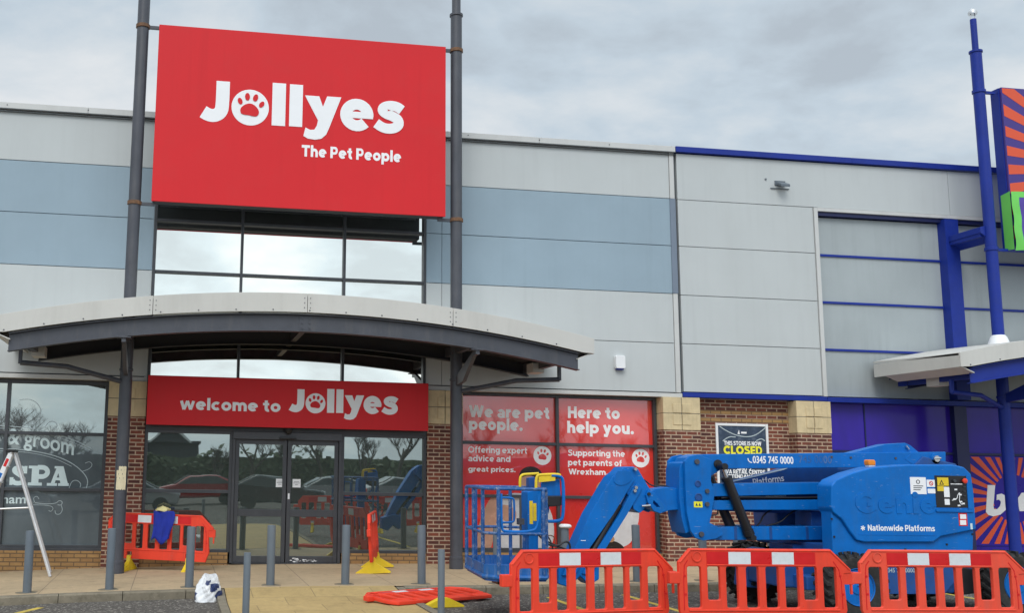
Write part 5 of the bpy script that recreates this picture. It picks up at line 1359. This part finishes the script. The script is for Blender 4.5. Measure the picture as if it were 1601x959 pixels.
mb = MB(); c = lp(1455.5, 756.5, HY); plate(mb, [ell(c[0], c[1], 0.030, 0.030), ell(c[0], c[1], 0.020, 0.020)], HY-0.0045, HY-0.003); mb.prism([(c[0]-0.02, c[1]+0.014), (c[0]-0.014, c[1]+0.02), (c[0]+0.02, c[1]-0.014), (c[0]+0.014, c[1]-0.02)], HY-0.0050, HY-0.003)
part(mb, 'sticker_print', 'reflect_red', hood)
# ground control panel set in a recess frame
cp = part(hbox(1464, 745, 1513, 794, HY-0.004, HY), 'control_panel', 'black', hood)
part(hbox(1463, 797.5, 1521, 801, HY-0.018, HY, hbox(1513.5, 744, 1517, 797, HY-0.012, HY)), 'panel_lip', 'lift', hood, 0.004)
mb = hbox(1465.5, 747.5, 1482, 760, HY-0.006, HY-0.004); hbox(1465.5, 761, 1475, 768.5, HY-0.006, HY-0.004, mb)
part(mb, 'warning_label', 'yellow', cp)
c = lp(1471.5, 754.5, HY); mb = MB(); plate(mb, [[(c[0]-0.034, c[1]-0.034), (c[0]+0.034, c[1]-0.034), (c[0], c[1]+0.032)], [(c[0]-0.018, c[1]-0.025), (c[0], c[1]+0.012), (c[0]+0.018, c[1]-0.025)]], HY-0.0075, HY-0.006)
part(mb, 'warning_triangle', 'black', cp)
mb = hbox(1476, 762, 1483.5, 778, HY-0.006, HY-0.004); hbox(1477, 781, 1484, 790, HY-0.006, HY-0.004, mb)
for q in ((1492, 765), (1499, 773), (1490, 780), (1500, 784), (1504, 787), (1497, 790)):
    hbox(q[0], q[1], q[0]+4, q[1]+2.2, HY-0.0055, HY-0.004, mb)
q = smoothpts([lp(*p, HY) for p in ((1488, 783), (1496, 781), (1497, 774), (1501, 770), (1499, 785), (1504, 790))], 2); plate(mb, [stroke(q, 0.009)], HY-0.0052, HY-0.004)
hbox(1486, 757, 1504, 758, HY-0.0052, HY-0.004, mb)
part(mb, 'panel_print', 'white', cp)
mb = MB(); 
for i in range(4):
    for j in range(2): c = lp(1508, 762+7*i, HY); mb.cyl((c[0]-0.02*j, HY-0.02, c[1]), (c[0]-0.02*j, HY-0.003, c[1]), 0.007, n=8)
c = lp(1491, 752.5, HY); mb.cyl((c[0], HY-0.03, c[1]), (c[0], HY-0.003, c[1]), 0.02, n=12)
part(mb, 'switch', 'frame', cp)
c = lp(1506, 752.5, HY)
part(MB().lathe([(0.022, 0.0), (0.022, -0.02), (0.034, -0.022), (0.034, -0.035), (0.02, -0.042), (0.002, -0.043)], (c[0], HY-0.004, c[1]), 16, 'y'), 'stop_button', 'barrier', cp)
part(hbox(1499.5, 803, 1511.5, 823, HY-0.003, HY), 'red_sticker', 'reflect_red', hood)
part(hbox(1501, 805, 1510, 812, HY-0.0045, HY-0.003, hbox(1501, 814, 1510, 821.5, HY-0.0045, HY-0.003)), 'sticker_print', 'white', hood)
part(hbox(1517.5, 819, 1520, 828.5, HY-0.003, HY), 'white_sticker', 'vinyl_text', hood)
c = P(1360, 727, -6.65)
bcn = part(MB().prism([(c.x-0.05, c.z-0.01), (c.x+0.05, c.z-0.01), (c.x+0.055, c.z+0.04), (c.x+0.04, c.z+0.065), (c.x-0.045, c.z+0.065), (c.x-0.055, c.z+0.04)], -6.70, -6.60), 'beacon', 'amber', lift, 0.01)
part(MB().box(c.x-0.04, c.x+0.05, -6.69, -6.61, c.z-0.05, c.z-0.011), 'beacon_base', 'white_plastic', bcn)
# far hood (engine side) seen past the booms
part(MB().prism([(6.55, 0.8), (8.6, 0.8), (8.6, 1.85), (8.3, 1.95), (7.0, 1.92), (6.50, 1.75)], -5.5, -4.85), 'engine_hood', 'lift_dark', lift, 0.05)
FYB = -5.55
mb = lprism([(1136, 757), (1145, 753), (1240, 729.5), (1300, 722), (1310, 728), (1310, 800), (1290, 806), (1136, 800)], FYB, FYB, FYB+0.10)
part(mb, 'telescope_boom', 'lift_dark', lift, 0.006)  # darker blue paints in the shade behind the booms
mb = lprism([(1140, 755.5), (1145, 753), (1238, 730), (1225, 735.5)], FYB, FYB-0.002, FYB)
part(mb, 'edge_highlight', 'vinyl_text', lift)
mb = MB(); a = lp(1178, 758.5, FYB); b = lp(1226.5, 749, FYB); fit_text(mb, 'Platforms', a[0], b[0], a[1]-0.01, a[1]+0.085, FYB, 0.002, 0.005, rot=radians(8))
part(mb, 'lettering', 'white', lift)
# main (top) boom
tb = [lp(*q, LY-0.15) for q in ((1068, 742), (1067, 728), (1073, 716), (1088, 711), (1479, 707), (1479, 729), (1462, 731), (1130, 733.5), (1112, 745))]
TB0, TB1 = LY-0.15, LY+0.15
boom = part(MB().prism(tb, TB0, TB1), 'main_boom', 'lift', lift, 0.012)
part(lprism([(1330, 709), (1385, 695), (1416, 693), (1424, 697), (1438, 708.5)], LY-0.1, LY-0.10, LY+0.10), 'boom_lug', 'lift', boom, 0.01)
c = lp(1417, 700, LY-0.1); part(MB().cyl((c[0]-0.02, LY-0.125, c[1]+0.02), (c[0]+0.02, LY-0.125, c[1]-0.03), 0.012, n=8), 'lug_pin', 'chrome', boom)
for px, py, r in ((1462, 718, 0.075), (1085, 722, 0.035), (1122, 726, 0.06)):
    c = lp(px, py, TB0); pp = MB().cyl((c[0], TB0-0.02, c[1]), (c[0], TB0, c[1]), r, n=20)
    part(pp, 'pivot_boss', 'lift' if r > 0.07 else 'black', boom, 0.004)
c = lp(1462, 718, TB0); part(MB().cyl((c[0], TB0-0.045, c[1]), (c[0], TB0-0.02, c[1]), 0.045, n=12).cyl((c[0]-0.05, TB0-0.035, c[1]), (c[0]+0.06, TB0-0.035, c[1]+0.01), 0.016, n=8), 'pivot_pin', 'chrome', boom)
part(lprism([(1427, 710), (1419, 718), (1427, 725), (1424, 725), (1414, 718), (1424, 710)], TB0, TB0-0.004, TB0), 'chevron_rib', 'lift', boom)
a = lp(1177, 725.5, TB0); b = lp(1240, 715, TB0)
mb = MB(); fit_text(mb, '0345 745 0000', a[0], b[0], a[1]+0.004, b[1]+0.002, TB0, 0.003, 0.022)
c0 = lp(1172.5, 720.5, TB0); s_ = 0.030
q = smoothpts([(c0[0]-s_, c0[1]+s_), (c0[0]-s_*0.8, c0[1]-0.1*s_), (c0[0], c0[1]-s_*0.8), (c0[0]+s_, c0[1]-s_)], 1)
plate(mb, [stroke(q, [0.022, 0.012, 0.010, 0.012, 0.010, 0.016, 0.022][:len(q)] if len(q) <= 7 else 0.014)], TB0-0.0025, TB0)
part(mb, 'lettering', 'white', boom)
mb = MB(); a = lp(1249, 724.5, TB0); b = lp(1300, 713.5, TB0); fit_text(mb, '745 0000', a[0], b[0], a[1], b[1], TB0, 0.002, 0.02); part(mb, 'faded_lettering', 'lift_worn', boom)
# riser arms
for pix, nm in (([(1112, 757), (1296, 754.5), (1296, 773), (1112, 777)], 'riser_arm'), ([(1112, 783), (1296, 781.5), (1296, 798), (1112, 798)], 'riser_arm'), ([(1112, 827), (1135, 824), (1296, 823.5), (1296, 845), (1106, 845)], 'lower_riser_arm')):
    for y0, y1 in ((LY-0.20, LY-0.06), (LY+0.06, LY+0.20)):
        part(lprism(pix, LY-0.15, y0, y1), nm, 'lift', lift, 0.012)
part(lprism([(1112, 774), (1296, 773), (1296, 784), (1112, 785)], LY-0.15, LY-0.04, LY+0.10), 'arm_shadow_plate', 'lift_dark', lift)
mb = lprism([(1204, 774.5), (1236, 774.5), (1236, 777.5), (1204, 777.5)], LY-0.15, LY-0.046, LY-0.041); part(mb, 'label_sticker', 'vinyl_text', lift)
part(lprism([(1262, 800), (1300, 800), (1300, 850), (1262, 850)], LY, LY-0.1, LY+0.3), 'riser_base', 'lift_dark', lift, 0.01)
# end plates (vertical link)
ep = [(1069, 722), (1076, 714), (1090, 711), (1112, 720), (1110, 752), (1116, 770), (1112, 802), (1108, 818), (1124, 826), (1130, 836), (1118, 843), (1098, 846), (1086, 842), (1078, 830), (1072, 800), (1070, 760)]
for y0, y1 in ((LY-0.27, LY-0.21), (LY+0.21, LY+0.27)):
    e_ = part(lprism(ep, LY-0.24, y0, y1), 'end_plate', 'lift', lift, 0.008)
    if y0 < LY:
        E0 = e_
part(lprism([(1064, 734), (1068, 724), (1076, 722), (1084, 740), (1082, 832), (1074, 836), (1068, 812), (1064, 780)], LY-0.24, LY-0.205, LY+0.205), 'end_link_body', 'lift', lift, 0.015)
mb = MB()
for px, py, r in ((1089, 722.5, 0.035), (1105, 768.5, 0.030), (1105, 789, 0.030), (1096, 836, 0.035)):
    c = lp(px, py, LY-0.27); mb.cyl((c[0], LY-0.295, c[1]), (c[0], LY-0.27, c[1]), r, n=12)
part(mb, 'bolt', 'steel', E0)
for px, py, r in ((1091, 757, 0.033), (1092, 778, 0.042)):
    c = lp(px, py, LY-0.27); part(MB().lathe([(r+0.012, -0.001), (r+0.012, -0.008), (r, -0.010), (r, 0.0), (0.002, 0.0005)], (c[0], LY-0.2705, c[1]), 20, 'y'), 'bore', 'lift_dark', E0)
a = lp(1085, 794, LY-0.27); b = lp(1098, 785, LY-0.27); wl = part(MB().box(a[0], b[0], LY-0.273, LY-0.27, a[1], b[1]), 'warning_label', 'text_yellow', E0)
mb = MB()
for k in range(2): plate(mb, [[(a[0]+0.02+0.045*k, a[1]+0.02), (a[0]+0.055+0.045*k, a[1]+0.02), (a[0]+0.038+0.045*k, b[1]-0.015)]], LY-0.2745, LY-0.273)
part(mb, 'label_print', 'frame', wl)
# hydraulic rams
for dy, off in ((-0.10, 0), (0.10, -14)):
    a = lp(1120+off, 730, LY-0.1); b = lp(1164+off*0.7, 840, LY-0.1); y = LY-0.13+dy*1.2
    A = Vector((a[0], y, a[1])); B = Vector((b[0], y, b[1])); d = B-A
    rm = part(MB().cyl(A+d*0.16, B-d*0.03, 0.066, n=20).cyl(A+d*0.15, A+d*0.20, 0.074, n=20).cyl(B-d*0.10, B-d*0.03, 0.075, n=20), 'hydraulic_ram', 'black', lift)
    part(MB().cyl(A, A+d*0.17, 0.032, n=14), 'ram_rod', 'chrome', rm)
    part(MB().cyl((B.x, y-0.09, B.z), (B.x, y+0.09, B.z), 0.04, n=12).cyl((A.x, y-0.09, A.z), (A.x, y+0.09, A.z), 0.045, n=12), 'ram_pin', 'black', rm)
# hoses
def hose(pix, y, r=0.012, mt='black', parent=lift, name='hose'):
    pts = [(*[lp(a, b, y)[0]], y+dy, lp(a, b, y)[1]) for (a, b, dy) in pix]
    q = pts
    for _ in range(2):
        n_ = [q[0]]
        for u, v in zip(q, q[1:]): n_ += [tuple(s*0.75+t*0.25 for s, t in zip(u, v)), tuple(s*0.25+t*0.75 for s, t in zip(u, v))]
        q = n_+[q[-1]]
    part(MB().tube(q, r, 8), name, mt, parent)
hose([(1172, 830, -0.05), (1188, 820, 0), (1196, 805, 0.03), (1210, 798, 0.06), (1218, 797, 0.08)], LY-0.1)
hose([(1172, 832, 0), (1195, 824, 0), (1220, 818, 0), (1232, 806, 0), (1244, 798, 0), (1258, 796, 0)], LY-0.05)
hose([(1106, 812, 0), (1112, 806, 0), (1122, 806, 0), (1125, 798, 0.05)], LY-0.22, 0.009)
# hose bundle and clamps along the booms
for k in range(3):
    hose([(1128, 779+k, 0), (1160, 778+k, -0.01), (1200, 778.5+k, 0), (1240, 779+k, 0.0), (1290, 778+k, 0)], LY-0.20+0.02*k, 0.010)
hose([(1078, 735, 0), (1066, 748, -0.02), (1062, 775, -0.02), (1066, 805, 0), (1074, 822, 0)], LY-0.16, 0.011)
hose([(1060, 770, 0), (1040, 759, 0), (1020, 762, 0), (1004, 748, 0), (990, 742, 0)], LY-0.02, 0.010)
for px in (1150, 1205, 1262):
    a = lp(px, 834, LY-0.2); part(MB().box(a[0]-0.02, a[0]+0.02, LY-0.206, LY-0.2, a[1]-0.085, a[1]+0.085), 'arm_strap', 'lift_dark', lift, 0.003)
for px, py in ((1300, 715), (1330, 716), (1400, 717)):
    a = lp(px, py, TB0); part(MB().cyl((a[0], TB0-0.012, a[1]), (a[0], TB0, a[1]), 0.016, n=8), 'boom_bolt', 'steel', boom)
for px, py in ((1300, 812), (1304, 840), (1415, 860), (1480, 852), (1520, 836)):
    a = lp(px, py, HY+0.045); part(MB().cyl((a[0], HY+0.035, a[1]), (a[0], HY+0.045, a[1]), 0.014, n=10), 'hood_latch', 'black', lift)
# knuckle joining the boom to the jib
kn = part(lprism([(1014, 771), (1022, 765), (1044, 762), (1066, 766), (1066, 797), (1044, 799), (1034, 803), (1020, 797), (1013, 785)], LY-0.1, LY-0.13, LY+0.13), 'boom_nose', 'lift', lift, 0.012)
for y0, y1 in ((LY-0.20, LY-0.15), (LY+0.15, LY+0.20)):
    pl = [lp(*q, LY-0.17) for q in ((1009, 775), (1012, 768), (1022, 772), (1036, 790), (1040, 798), (1031, 803), (1021, 799), (1012, 786))]
    hole = [lp(*q, LY-0.17) for q in ((1020, 782), (1027, 788), (1031, 794), (1025, 794), (1019, 788))]
    part(plate(MB(), [pl, hole], y0, y1, 0.004), 'nose_link', 'lift', kn)
c = lp(1014, 773, LY-0.2); part(MB().cyl((c[0], LY-0.225, c[1]), (c[0], LY+0.225, c[1]), 0.022, n=12), 'pivot_pin', 'black', kn)
# jib
JY = LY-0.10
jk = part(lprism([(966, 738), (972, 731), (988, 730), (995, 734), (1015, 768), (1014, 775), (1003, 799), (997, 803), (988, 797), (985, 786), (976, 770), (960, 758)], JY, JY-0.06, JY+0.26), 'jib_knuckle', 'lift', lift, 0.012)
# real width of the jib box section
part(lprism([(962, 739), (969, 733), (980, 738), (988, 750), (955, 804), (916, 860), (895, 900), (875, 900), (893, 860), (918, 804), (952, 747)], JY, JY-0.10, JY+0.20), 'jib_box', 'lift', lift, 0.012)
part(lprism([(992, 755), (1000, 763), (995, 773), (977, 804), (942, 860), (920, 900), (906, 897), (929, 860), (965, 804), (984, 766)], JY, JY-0.09, JY+0.18), 'jib_tie', 'lift', lift, 0.01)
part(plate(MB(), [smoothpts([lp(*q, JY-0.1) for q in ((966, 737), (984, 736), (990, 748), (980, 758), (966, 760), (958, 752), (966, 737))], 1)[:-1]], JY-0.108, JY-0.099, 0.003), 'jib_boss', 'lift', lift)
a = lp(912, 846, JY-0.1); part(MB().box(a[0]-0.035, a[0]+0.035, JY-0.103, JY-0.099, a[1]-0.004, a[1]+0.004), 'scratch_mark', 'white', lift)
a = lp(1256, 895, -6.05); part(MB().box(a[0]-0.04, a[0]+0.04, -6.054, -6.05, a[1]-0.055, a[1]+0.055), 'white_sticker', 'white', lift)
a = lp(985, 752, JY+0.05); b = lp(915, 878, JY+0.05)
A = Vector((a[0], JY-0.01, a[1])); B = Vector((b[0], JY-0.01, b[1])); d = B-A
part(MB().cyl(A+d*0.30, B, 0.055, n=18), 'jib_ram', 'black', lift)
part(MB().cyl(A, A+d*0.32, 0.026, n=12), 'ram_rod', 'chrome', lift)
mb = MB()
for px, py in ((994, 763), (992, 768), (993, 734)):
    c = lp(px, py, JY-0.1); mb.cyl((c[0], JY-0.125, c[1]), (c[0], JY-0.06, c[1]), 0.022, n=10)
c = lp(1010, 792, JY-0.1); mb.cyl((c[0]-0.06, JY-0.1, c[1]), (c[0]+0.06, JY-0.1, c[1]+0.01), 0.014, n=8)
part(mb, 'jib_pin', 'chrome', lift)
part(lprism([(866, 880), (905, 868), (930, 880), (930, 905), (915, 914), (900, 900), (885, 918), (866, 912)], LY, LY-0.16, LY+0.16), 'platform_mount', 'lift', lift, 0.02)
hose([(834, 812, 0), (845, 828, 0), (850, 850, 0), (870, 856, 0), (885, 846, 0), (892, 852, 0), (890, 870, 0), (878, 880, 0)], LY-0.25, 0.014)
hose([(836, 820, 0), (842, 840, 0), (860, 850, 0), (880, 858, 0), (890, 862, 0)], LY-0.18, 0.012)
hose([(838, 805, 0), (848, 830, 0), (862, 846, 0), (866, 870, 0)], LY-0.1, 0.010)
hose([(850, 838, 0), (868, 838, 0), (869, 860, 0)], LY-0.2, 0.007, 'rust')
# basket
BX0, BX1, BY0, BY1 = 1.83, 2.66, -6.72, -5.16
BZ = 0.44
def rail_loop(z, r=0.02, skew=0.0):
    c = 0.16
    pts = [(BX0+c, BY0), (BX1-c*0.3, BY0), (BX1, BY0+c), (BX1, BY1-c), (BX1-c, BY1), (BX0+c, BY1), (BX0, BY1-c), (BX0, BY0+c)]
    return MB().tube([(x+skew*(y-BY0), y, z) for x, y in pts], r, 8, closed=True)
SK = 0.10
bsk = part(rail_loop(BZ+0.02, 0.032, SK), 'basket_frame', 'lift_worn', lift)
part(MB().prism([(x+SK*(y-BY0), y) for x, y in ((BX0+0.14, BY0+0.01), (BX1-0.05, BY0+0.01), (BX1-0.01, BY0+0.14), (BX1-0.01, BY1-0.14), (BX1-0.14, BY1-0.01), (BX0+0.14, BY1-0.01), (BX0+0.01, BY1-0.14), (BX0+0.01, BY0+0.14))], BZ-0.03, BZ, 'xy'), 'basket_floor', 'lift_dark', bsk)
mb = MB()
kc = 0.16
ring = [(BX0+kc, BY0), (BX1-kc*0.3, BY0), (BX1, BY0+kc), (BX1, BY1-kc), (BX1-kc, BY1), (BX0+kc, BY1), (BX0, BY1-kc), (BX0, BY0+kc)]
ring = [(x+SK*(y-BY0), y) for x, y in ring]
for (xa, ya), (xb, yb) in zip(ring, ring[1:]+ring[:1]):
    n_ = Vector((yb-ya, -(xb-xa), 0)).normalized()*0.008
    mb.add([(xa-n_.x, ya-n_.y, BZ), (xb-n_.x, yb-n_.y, BZ), (xb+n_.x, yb+n_.y, BZ), (xa+n_.x, ya+n_.y, BZ), (xa-n_.x, ya-n_.y, BZ+0.17), (xb-n_.x, yb-n_.y, BZ+0.17), (xb+n_.x, yb+n_.y, BZ+0.17), (xa+n_.x, ya+n_.y, BZ+0.17)],
           [(0, 3, 2, 1), (4, 5, 6, 7), (0, 1, 5, 4), (1, 2, 6, 5), (2, 3, 7, 6), (3, 0, 4, 7)])
part(mb, 'toe_board', 'lift_worn', bsk)
part(rail_loop(BZ+1.12, 0.020, SK), 'top_rail', 'rail_worn', bsk)
part(rail_loop(BZ+0.56, 0.019, SK), 'mid_rail', 'rail_worn', bsk)
sx = lambda x, y: x+SK*(y-BY0)
posts = [(BX0+kc, BY0), (BX0+0.005, BY0+kc+0.10), (BX0, -5.85), (BX0, BY1-kc), (BX0+kc, BY1), (BX1-kc, BY1), (BX1-0.08, BY0), (BX1, BY1-kc), (BX1, BY0+kc)]
for x, y in posts:
    part(MB().tube([(sx(x, y), y, BZ), (sx(x, y), y, BZ+1.12)], 0.026, 8), 'rail_post', 'rail_worn', bsk)
# gate hoop and handles on the side
def hoop(pts, r, mt, name): 
    q = [pts[0]]+[p for p in pts[1:]]
    for _ in range(2):
        n_ = [q[0]]
        for u, v in zip(q, q[1:]): n_ += [tuple(s*0.75+t*0.25 for s, t in zip(u, v)), tuple(s*0.25+t*0.75 for s, t in zip(u, v))]
        q = n_+[q[-1]]
    part(MB().tube(q, r, 8), name, mt, bsk)
y = BY1-0.25
hoop([(2.08, -6.35, BZ+1.0), (2.30, -6.35, BZ+1.0), (2.32, -6.35, BZ+0.96), (2.32, -6.35, BZ+0.72), (2.30, -6.35, BZ+0.68), (2.08, -6.35, BZ+0.68)], 0.014, 'lift', 'gate_handle')
hoop([(BX0+0.2, BY0+0.01, BZ+1.06), (BX0+0.2, BY0+0.01, BZ+0.62), (BX0+0.24, BY0+0.01, BZ+0.585), (BX1-0.26, BY0+0.01, BZ+0.585), (BX1-0.14, BY0+0.01, BZ+0.64), (BX1-0.13, BY0+0.01, BZ+1.06)], 0.017, 'lift', 'mid_hoop')
part(MB().tube([(BX1-0.28, BY0+0.3, BZ+0.05), (BX1-0.28, BY0+0.3, BZ+1.0)], 0.016, 8).box(BX1-0.32, BX1-0.24, BY0+0.26, BY0+0.34, BZ+0.66, BZ+0.74), 'latch_rod', 'steel', bsk)
# column and control console on the boom side of the basket
mb = lprism([(824, 770), (846, 764), (846, 836), (824, 836)], -6.4, -6.42, -6.16); part(mb, 'console_column', 'lift', bsk, 0.012)
mb = lprism([(827, 836), (842, 836), (842, 905), (827, 905)], -6.4, -6.40, -6.26); part(mb, 'column_foot', 'lift', bsk, 0.012)
mb = MB(); a = lp(828, 820, -6.42); b = lp(838.5, 784, -6.42)
mb.box(a[0], a[0]+0.045, -6.423, -6.42, a[1], b[1]).box(a[0]+0.05, b[0], -6.423, -6.42, a[1]+0.04, b[1]-0.03); part(mb, 'warning_label', 'yellow', bsk)
part(lprism([(846, 752), (874, 750), (876, 776), (846, 776)], -6.3, -6.32, -6.28), 'console_back', 'lift', bsk, 0.006)
part(lprism([(844, 776.5), (876, 776.5), (876, 791), (858, 793), (844, 785)], -6.3, -6.36, -6.10), 'control_console', 'black', bsk, 0.012)
def plane_tube(pix, y, r, mt, name, it=2):
    pts = [(lp(a, b, y)[0], y, lp(a, b, y)[1]) for a, b in pix]
    q = pts
    for _ in range(it):
        n_ = [q[0]]
        for u, v in zip(q, q[1:]): n_ += [tuple(s*0.75+t*0.25 for s, t in zip(u, v)), tuple(s*0.25+t*0.75 for s, t in zip(u, v))]
        q = n_+[q[-1]]
    return part(MB().tube(q, r, 10), name, mt, bsk)
plane_tube([(846, 816), (874, 816), (881, 810), (881, 752), (876, 745), (862, 744)], -6.38, 0.022, 'lift', 'console_guard')
plane_tube([(838, 775), (838, 752), (840, 744), (846, 743), (872, 742), (876, 744)], -6.38, 0.019, 'yellow', 'guard_padding')
plane_tube([(813, 762), (813, 748), (816, 743), (824, 742), (842, 741)], -5.9, 0.018, 'yellow', 'guard_padding')
plane_tube([(836, 814), (848, 812), (856, 804), (857, 790)], -6.2, 0.018, 'lift', 'console_stay')
part(lprism([(842, 745), (868, 743.5), (868, 752.5), (842, 755)], -6.38, -6.39, -6.37), 'padding_plate', 'yellow', bsk, 0.004)
part(lprism([(826, 748), (836, 746), (836, 772), (826, 772)], -6.1, -6.12, -6.0), 'joystick_box', 'lift_dark', bsk, 0.01)
part(MB().box(sx(2.1, -6), sx(2.4, -6), -6.1, -5.8, BZ-0.14, BZ-0.031), 'basket_mount', 'black', bsk, 0.02)
# ------------------------------------------------------------------ car park behind the photographer (seen in the window reflections)
def bare_tree(name, h, seed, spread=0.55):
    r = random.Random(seed); mb = MB()
    def grow(p, d, L_, rad, lev):
        k = 4; pts = [p]; q = p.copy(); dd = d.copy()
        for i in range(k):
            dd = (dd+Vector((r.uniform(-1, 1), r.uniform(-1, 1), r.uniform(-.3, .7)))*0.14).normalized(); q = q+dd*(L_/k); pts.append(q.copy())
        mb.tube(pts, [rad*(1-0.45*i/k) for i in range(k+1)], 5 if lev < 2 else 3)
        if lev >= 5: return
        nb_ = 3 if lev < 3 else (4 if lev < 4 else 6)
        for i in range(nb_):
            t = r.uniform(0.45, 1.0); base = pts[min(k, int(t*k))]
            a = r.uniform(0, 2*pi); side = Vector((cos(a), sin(a), 0.25))
            nd = (dd*(1-spread)+side*spread+Vector((0, 0, 0.18))).normalized()
            grow(base, nd, L_*r.uniform(0.58, 0.8), rad*0.52, lev+1)
    grow(Vector((0, 0, 0)), Vector((0, 0, 1)), h*0.30, h*0.020, 0)
    return mb
t_proto = [bare_tree('a', 11, 3), bare_tree('b', 9, 8, 0.42)]
trs = []
def put_tree(i, x, y, s, lab):
    e_ = thing('bare_tree', (0, 0, 0), lab, 'tree', 'bare trees across the car park')
    if i not in dict(trs):
        c_ = part(t_proto[i], 'crown', 'bark', e_); trs.append((i, c_.data))
    else:
        c_ = bpy.data.objects.new('crown', dict(trs)[i]); COL.objects.link(c_); c_.parent = e_
    e_.location = (x, y, gz(x)-KERB); e_.scale = (s, s, s); e_.rotation_euler = (0, 0, x*1.7)
TR = [(-13.5, -50, 0.95, 0), (-11.2, -46, 0.82, 0), (-9.4, -50, 0.75, 0), (-7.6, -49, 0.62, 1), (-6.2, -51, 0.6, 1), (-4.8, -52, 0.5, 1), (0.8, -55, 0.7, 1), (3.4, -54, 0.8, 0), (5.6, -53, 0.85, 1), (8.2, -54, 0.78, 0), (11, -52, 0.9, 1), (13.6, -53, 0.95, 0), (16.5, -50, 0.9, 1), (19.5, -50, 0.95, 0), (23, -49, 0.9, 1), (26, -50, 0.95, 0), (29.5, -49, 0.9, 1), (33, -50, 0.95, 0)]
for k, (x, y, s, i) in enumerate(TR):
    put_tree(i, x, y, s, 'bare winter tree across the car park, reflected in the shop windows')
# evergreen screen below the trees
def hedge():
    mb = MB(); r = random.Random(5)
    mb.box(-46, 46, -59.5, -57, -0.3, 2.3)
    for k in range(5200):
        x = r.uniform(-46, 46); z = r.uniform(0.0, 2.6+0.5*sin(x*0.35)+0.4*sin(x*1.1)); y = -57+r.uniform(-0.5, 0.6); s = r.uniform(0.12, 0.34)
        a = Vector((r.uniform(-1, 1), r.uniform(-1, 1), r.uniform(-1, 1))).normalized(); b = a.cross(Vector((r.uniform(-1, 1), 0.3, 1))).normalized()
        p = Vector((x, y, z)); mb.add([p+a*s, p+b*s, p-a*s, p-b*s], [(0, 1, 2, 3)])
    o = mb.build('hedge', M['hedge']); tag(o, 'long dark evergreen hedge beneath the bare trees across the car park', 'hedge')
hedge()
# building with a gable across the car park
g = thing('gabled_building', (-2.6, -66, 0), 'dark gabled building across the car park reflected in the left entrance window', 'building')
part(MB().box(-5.0, -0.2, -74, -66, -0.3, 3.5), 'wall', 'slate', g)
part(MB().prism([(-4.2, 3.5), (-1.0, 3.5), (-2.6, 4.7)], -73, -65.6).box(-5.2, 0.0, -74.3, -65.7, 3.5, 3.65), 'roof', 'slate', g)
part(MB().prism([(-4.4, 3.52), (-4.2, 3.5), (-2.6, 4.7), (-1.0, 3.5), (-0.8, 3.52), (-2.6, 4.95)], -65.6, -65.4), 'gable_trim', 'white', g)
# parked cars
def make_car(label, paintm):
    t = thing('parked_car', (0, 0, 0), label, 'car', 'cars in the car park')
    side = [(-2.05, 0.32), (2.0, 0.32), (2.08, 0.55), (2.05, 0.80), (1.15, 0.98), (0.45, 1.40), (-0.9, 1.46), (-1.75, 1.05), (-2.08, 0.98), (-2.12, 0.6)]
    part(MB().prism([(-y, z) for y, z in side], -0.86, 0.86, 'yz'), 'body', paintm, t, 0.10, seg=3)
    part(MB().prism([(-y, z) for y, z in [(1.05, 1.0), (0.42, 1.36), (-0.85, 1.41), (-1.6, 1.05)]], -0.872, 0.872, 'yz'), 'side_windows', 'car_glass', t, 0.02)
    part(MB().prism([(-0.42-0.03, 1.385), (-1.13-0.03, 1.0), (-1.17-0.03, 1.02), (-0.46-0.03, 1.41)], -0.74, 0.74, 'yz').prism([(0.95, 1.44), (1.74, 1.07), (1.78, 1.09), (0.99, 1.46)], -0.72, 0.72, 'yz'), 'windscreen', 'car_glass', t)
    for sy in (-1.28, 1.28):
        for sx_ in (-0.78, 0.78):
            w = part(MB().lathe([(0.2, -0.1), (0.30, -0.1), (0.32, -0.06), (0.32, 0.06), (0.30, 0.1), (0.2, 0.1)], (sx_, sy, 0.32), 24, 'x'), 'wheel', 'rubber', t)
            part(MB().lathe([(0.2, -0.085), (0.05, -0.09), (0.05, 0.09), (0.2, 0.085)], (sx_, sy, 0.32), 16, 'x'), 'rim', 'chrome', w)
    for s in (-0.6, 0.6): part(MB().box(s-0.18, s+0.18, -2.10, -2.02, 0.66, 0.80), 'headlight', 'white_plastic', t, 0.03); part(MB().box(s-0.16, s+0.16, 2.04, 2.12, 0.72, 0.9), 'tail_light', 'reflect_red', t, 0.03)
    return t
def orient(o, x, y, rz): o.location = (x, y, gz(x)-KERB); o.rotation_euler = (0, 0, rz)
cs = make_car('silver hatchback parked across the aisle, reflected in the left entrance window', 'car_silver')
cd = make_car('dark grey hatchback parked across the aisle, reflected in the sliding doors', 'car_dark')
cr = make_car('dark red hatchback in the second row of the car park', 'car_red')
orient(cs, -3.9, -26.6, pi/2); orient(cr, -0.9, -31.5, -pi/2); orient(cd, 2.4, -26.4, pi/2+0.06)
for x, y, rz, src, lab in ((8.4, -26.7, pi/2-0.04, cs, 'silver hatchback parked side-on across the aisle, reflected in the right entrance window'), (13.6, -26.6, pi/2, cd, 'dark grey hatchback parked far right across the aisle, beyond a silver car'),
                           (-9.2, -26.5, pi/2, cd, 'dark grey hatchback parked far left across the aisle, behind a silver car'), (5.4, -31.6, -pi/2, cs, 'silver hatchback in the second row of the car park')):
    o = copy_tree(src); orient(o, x, y, rz); o['label'] = lab
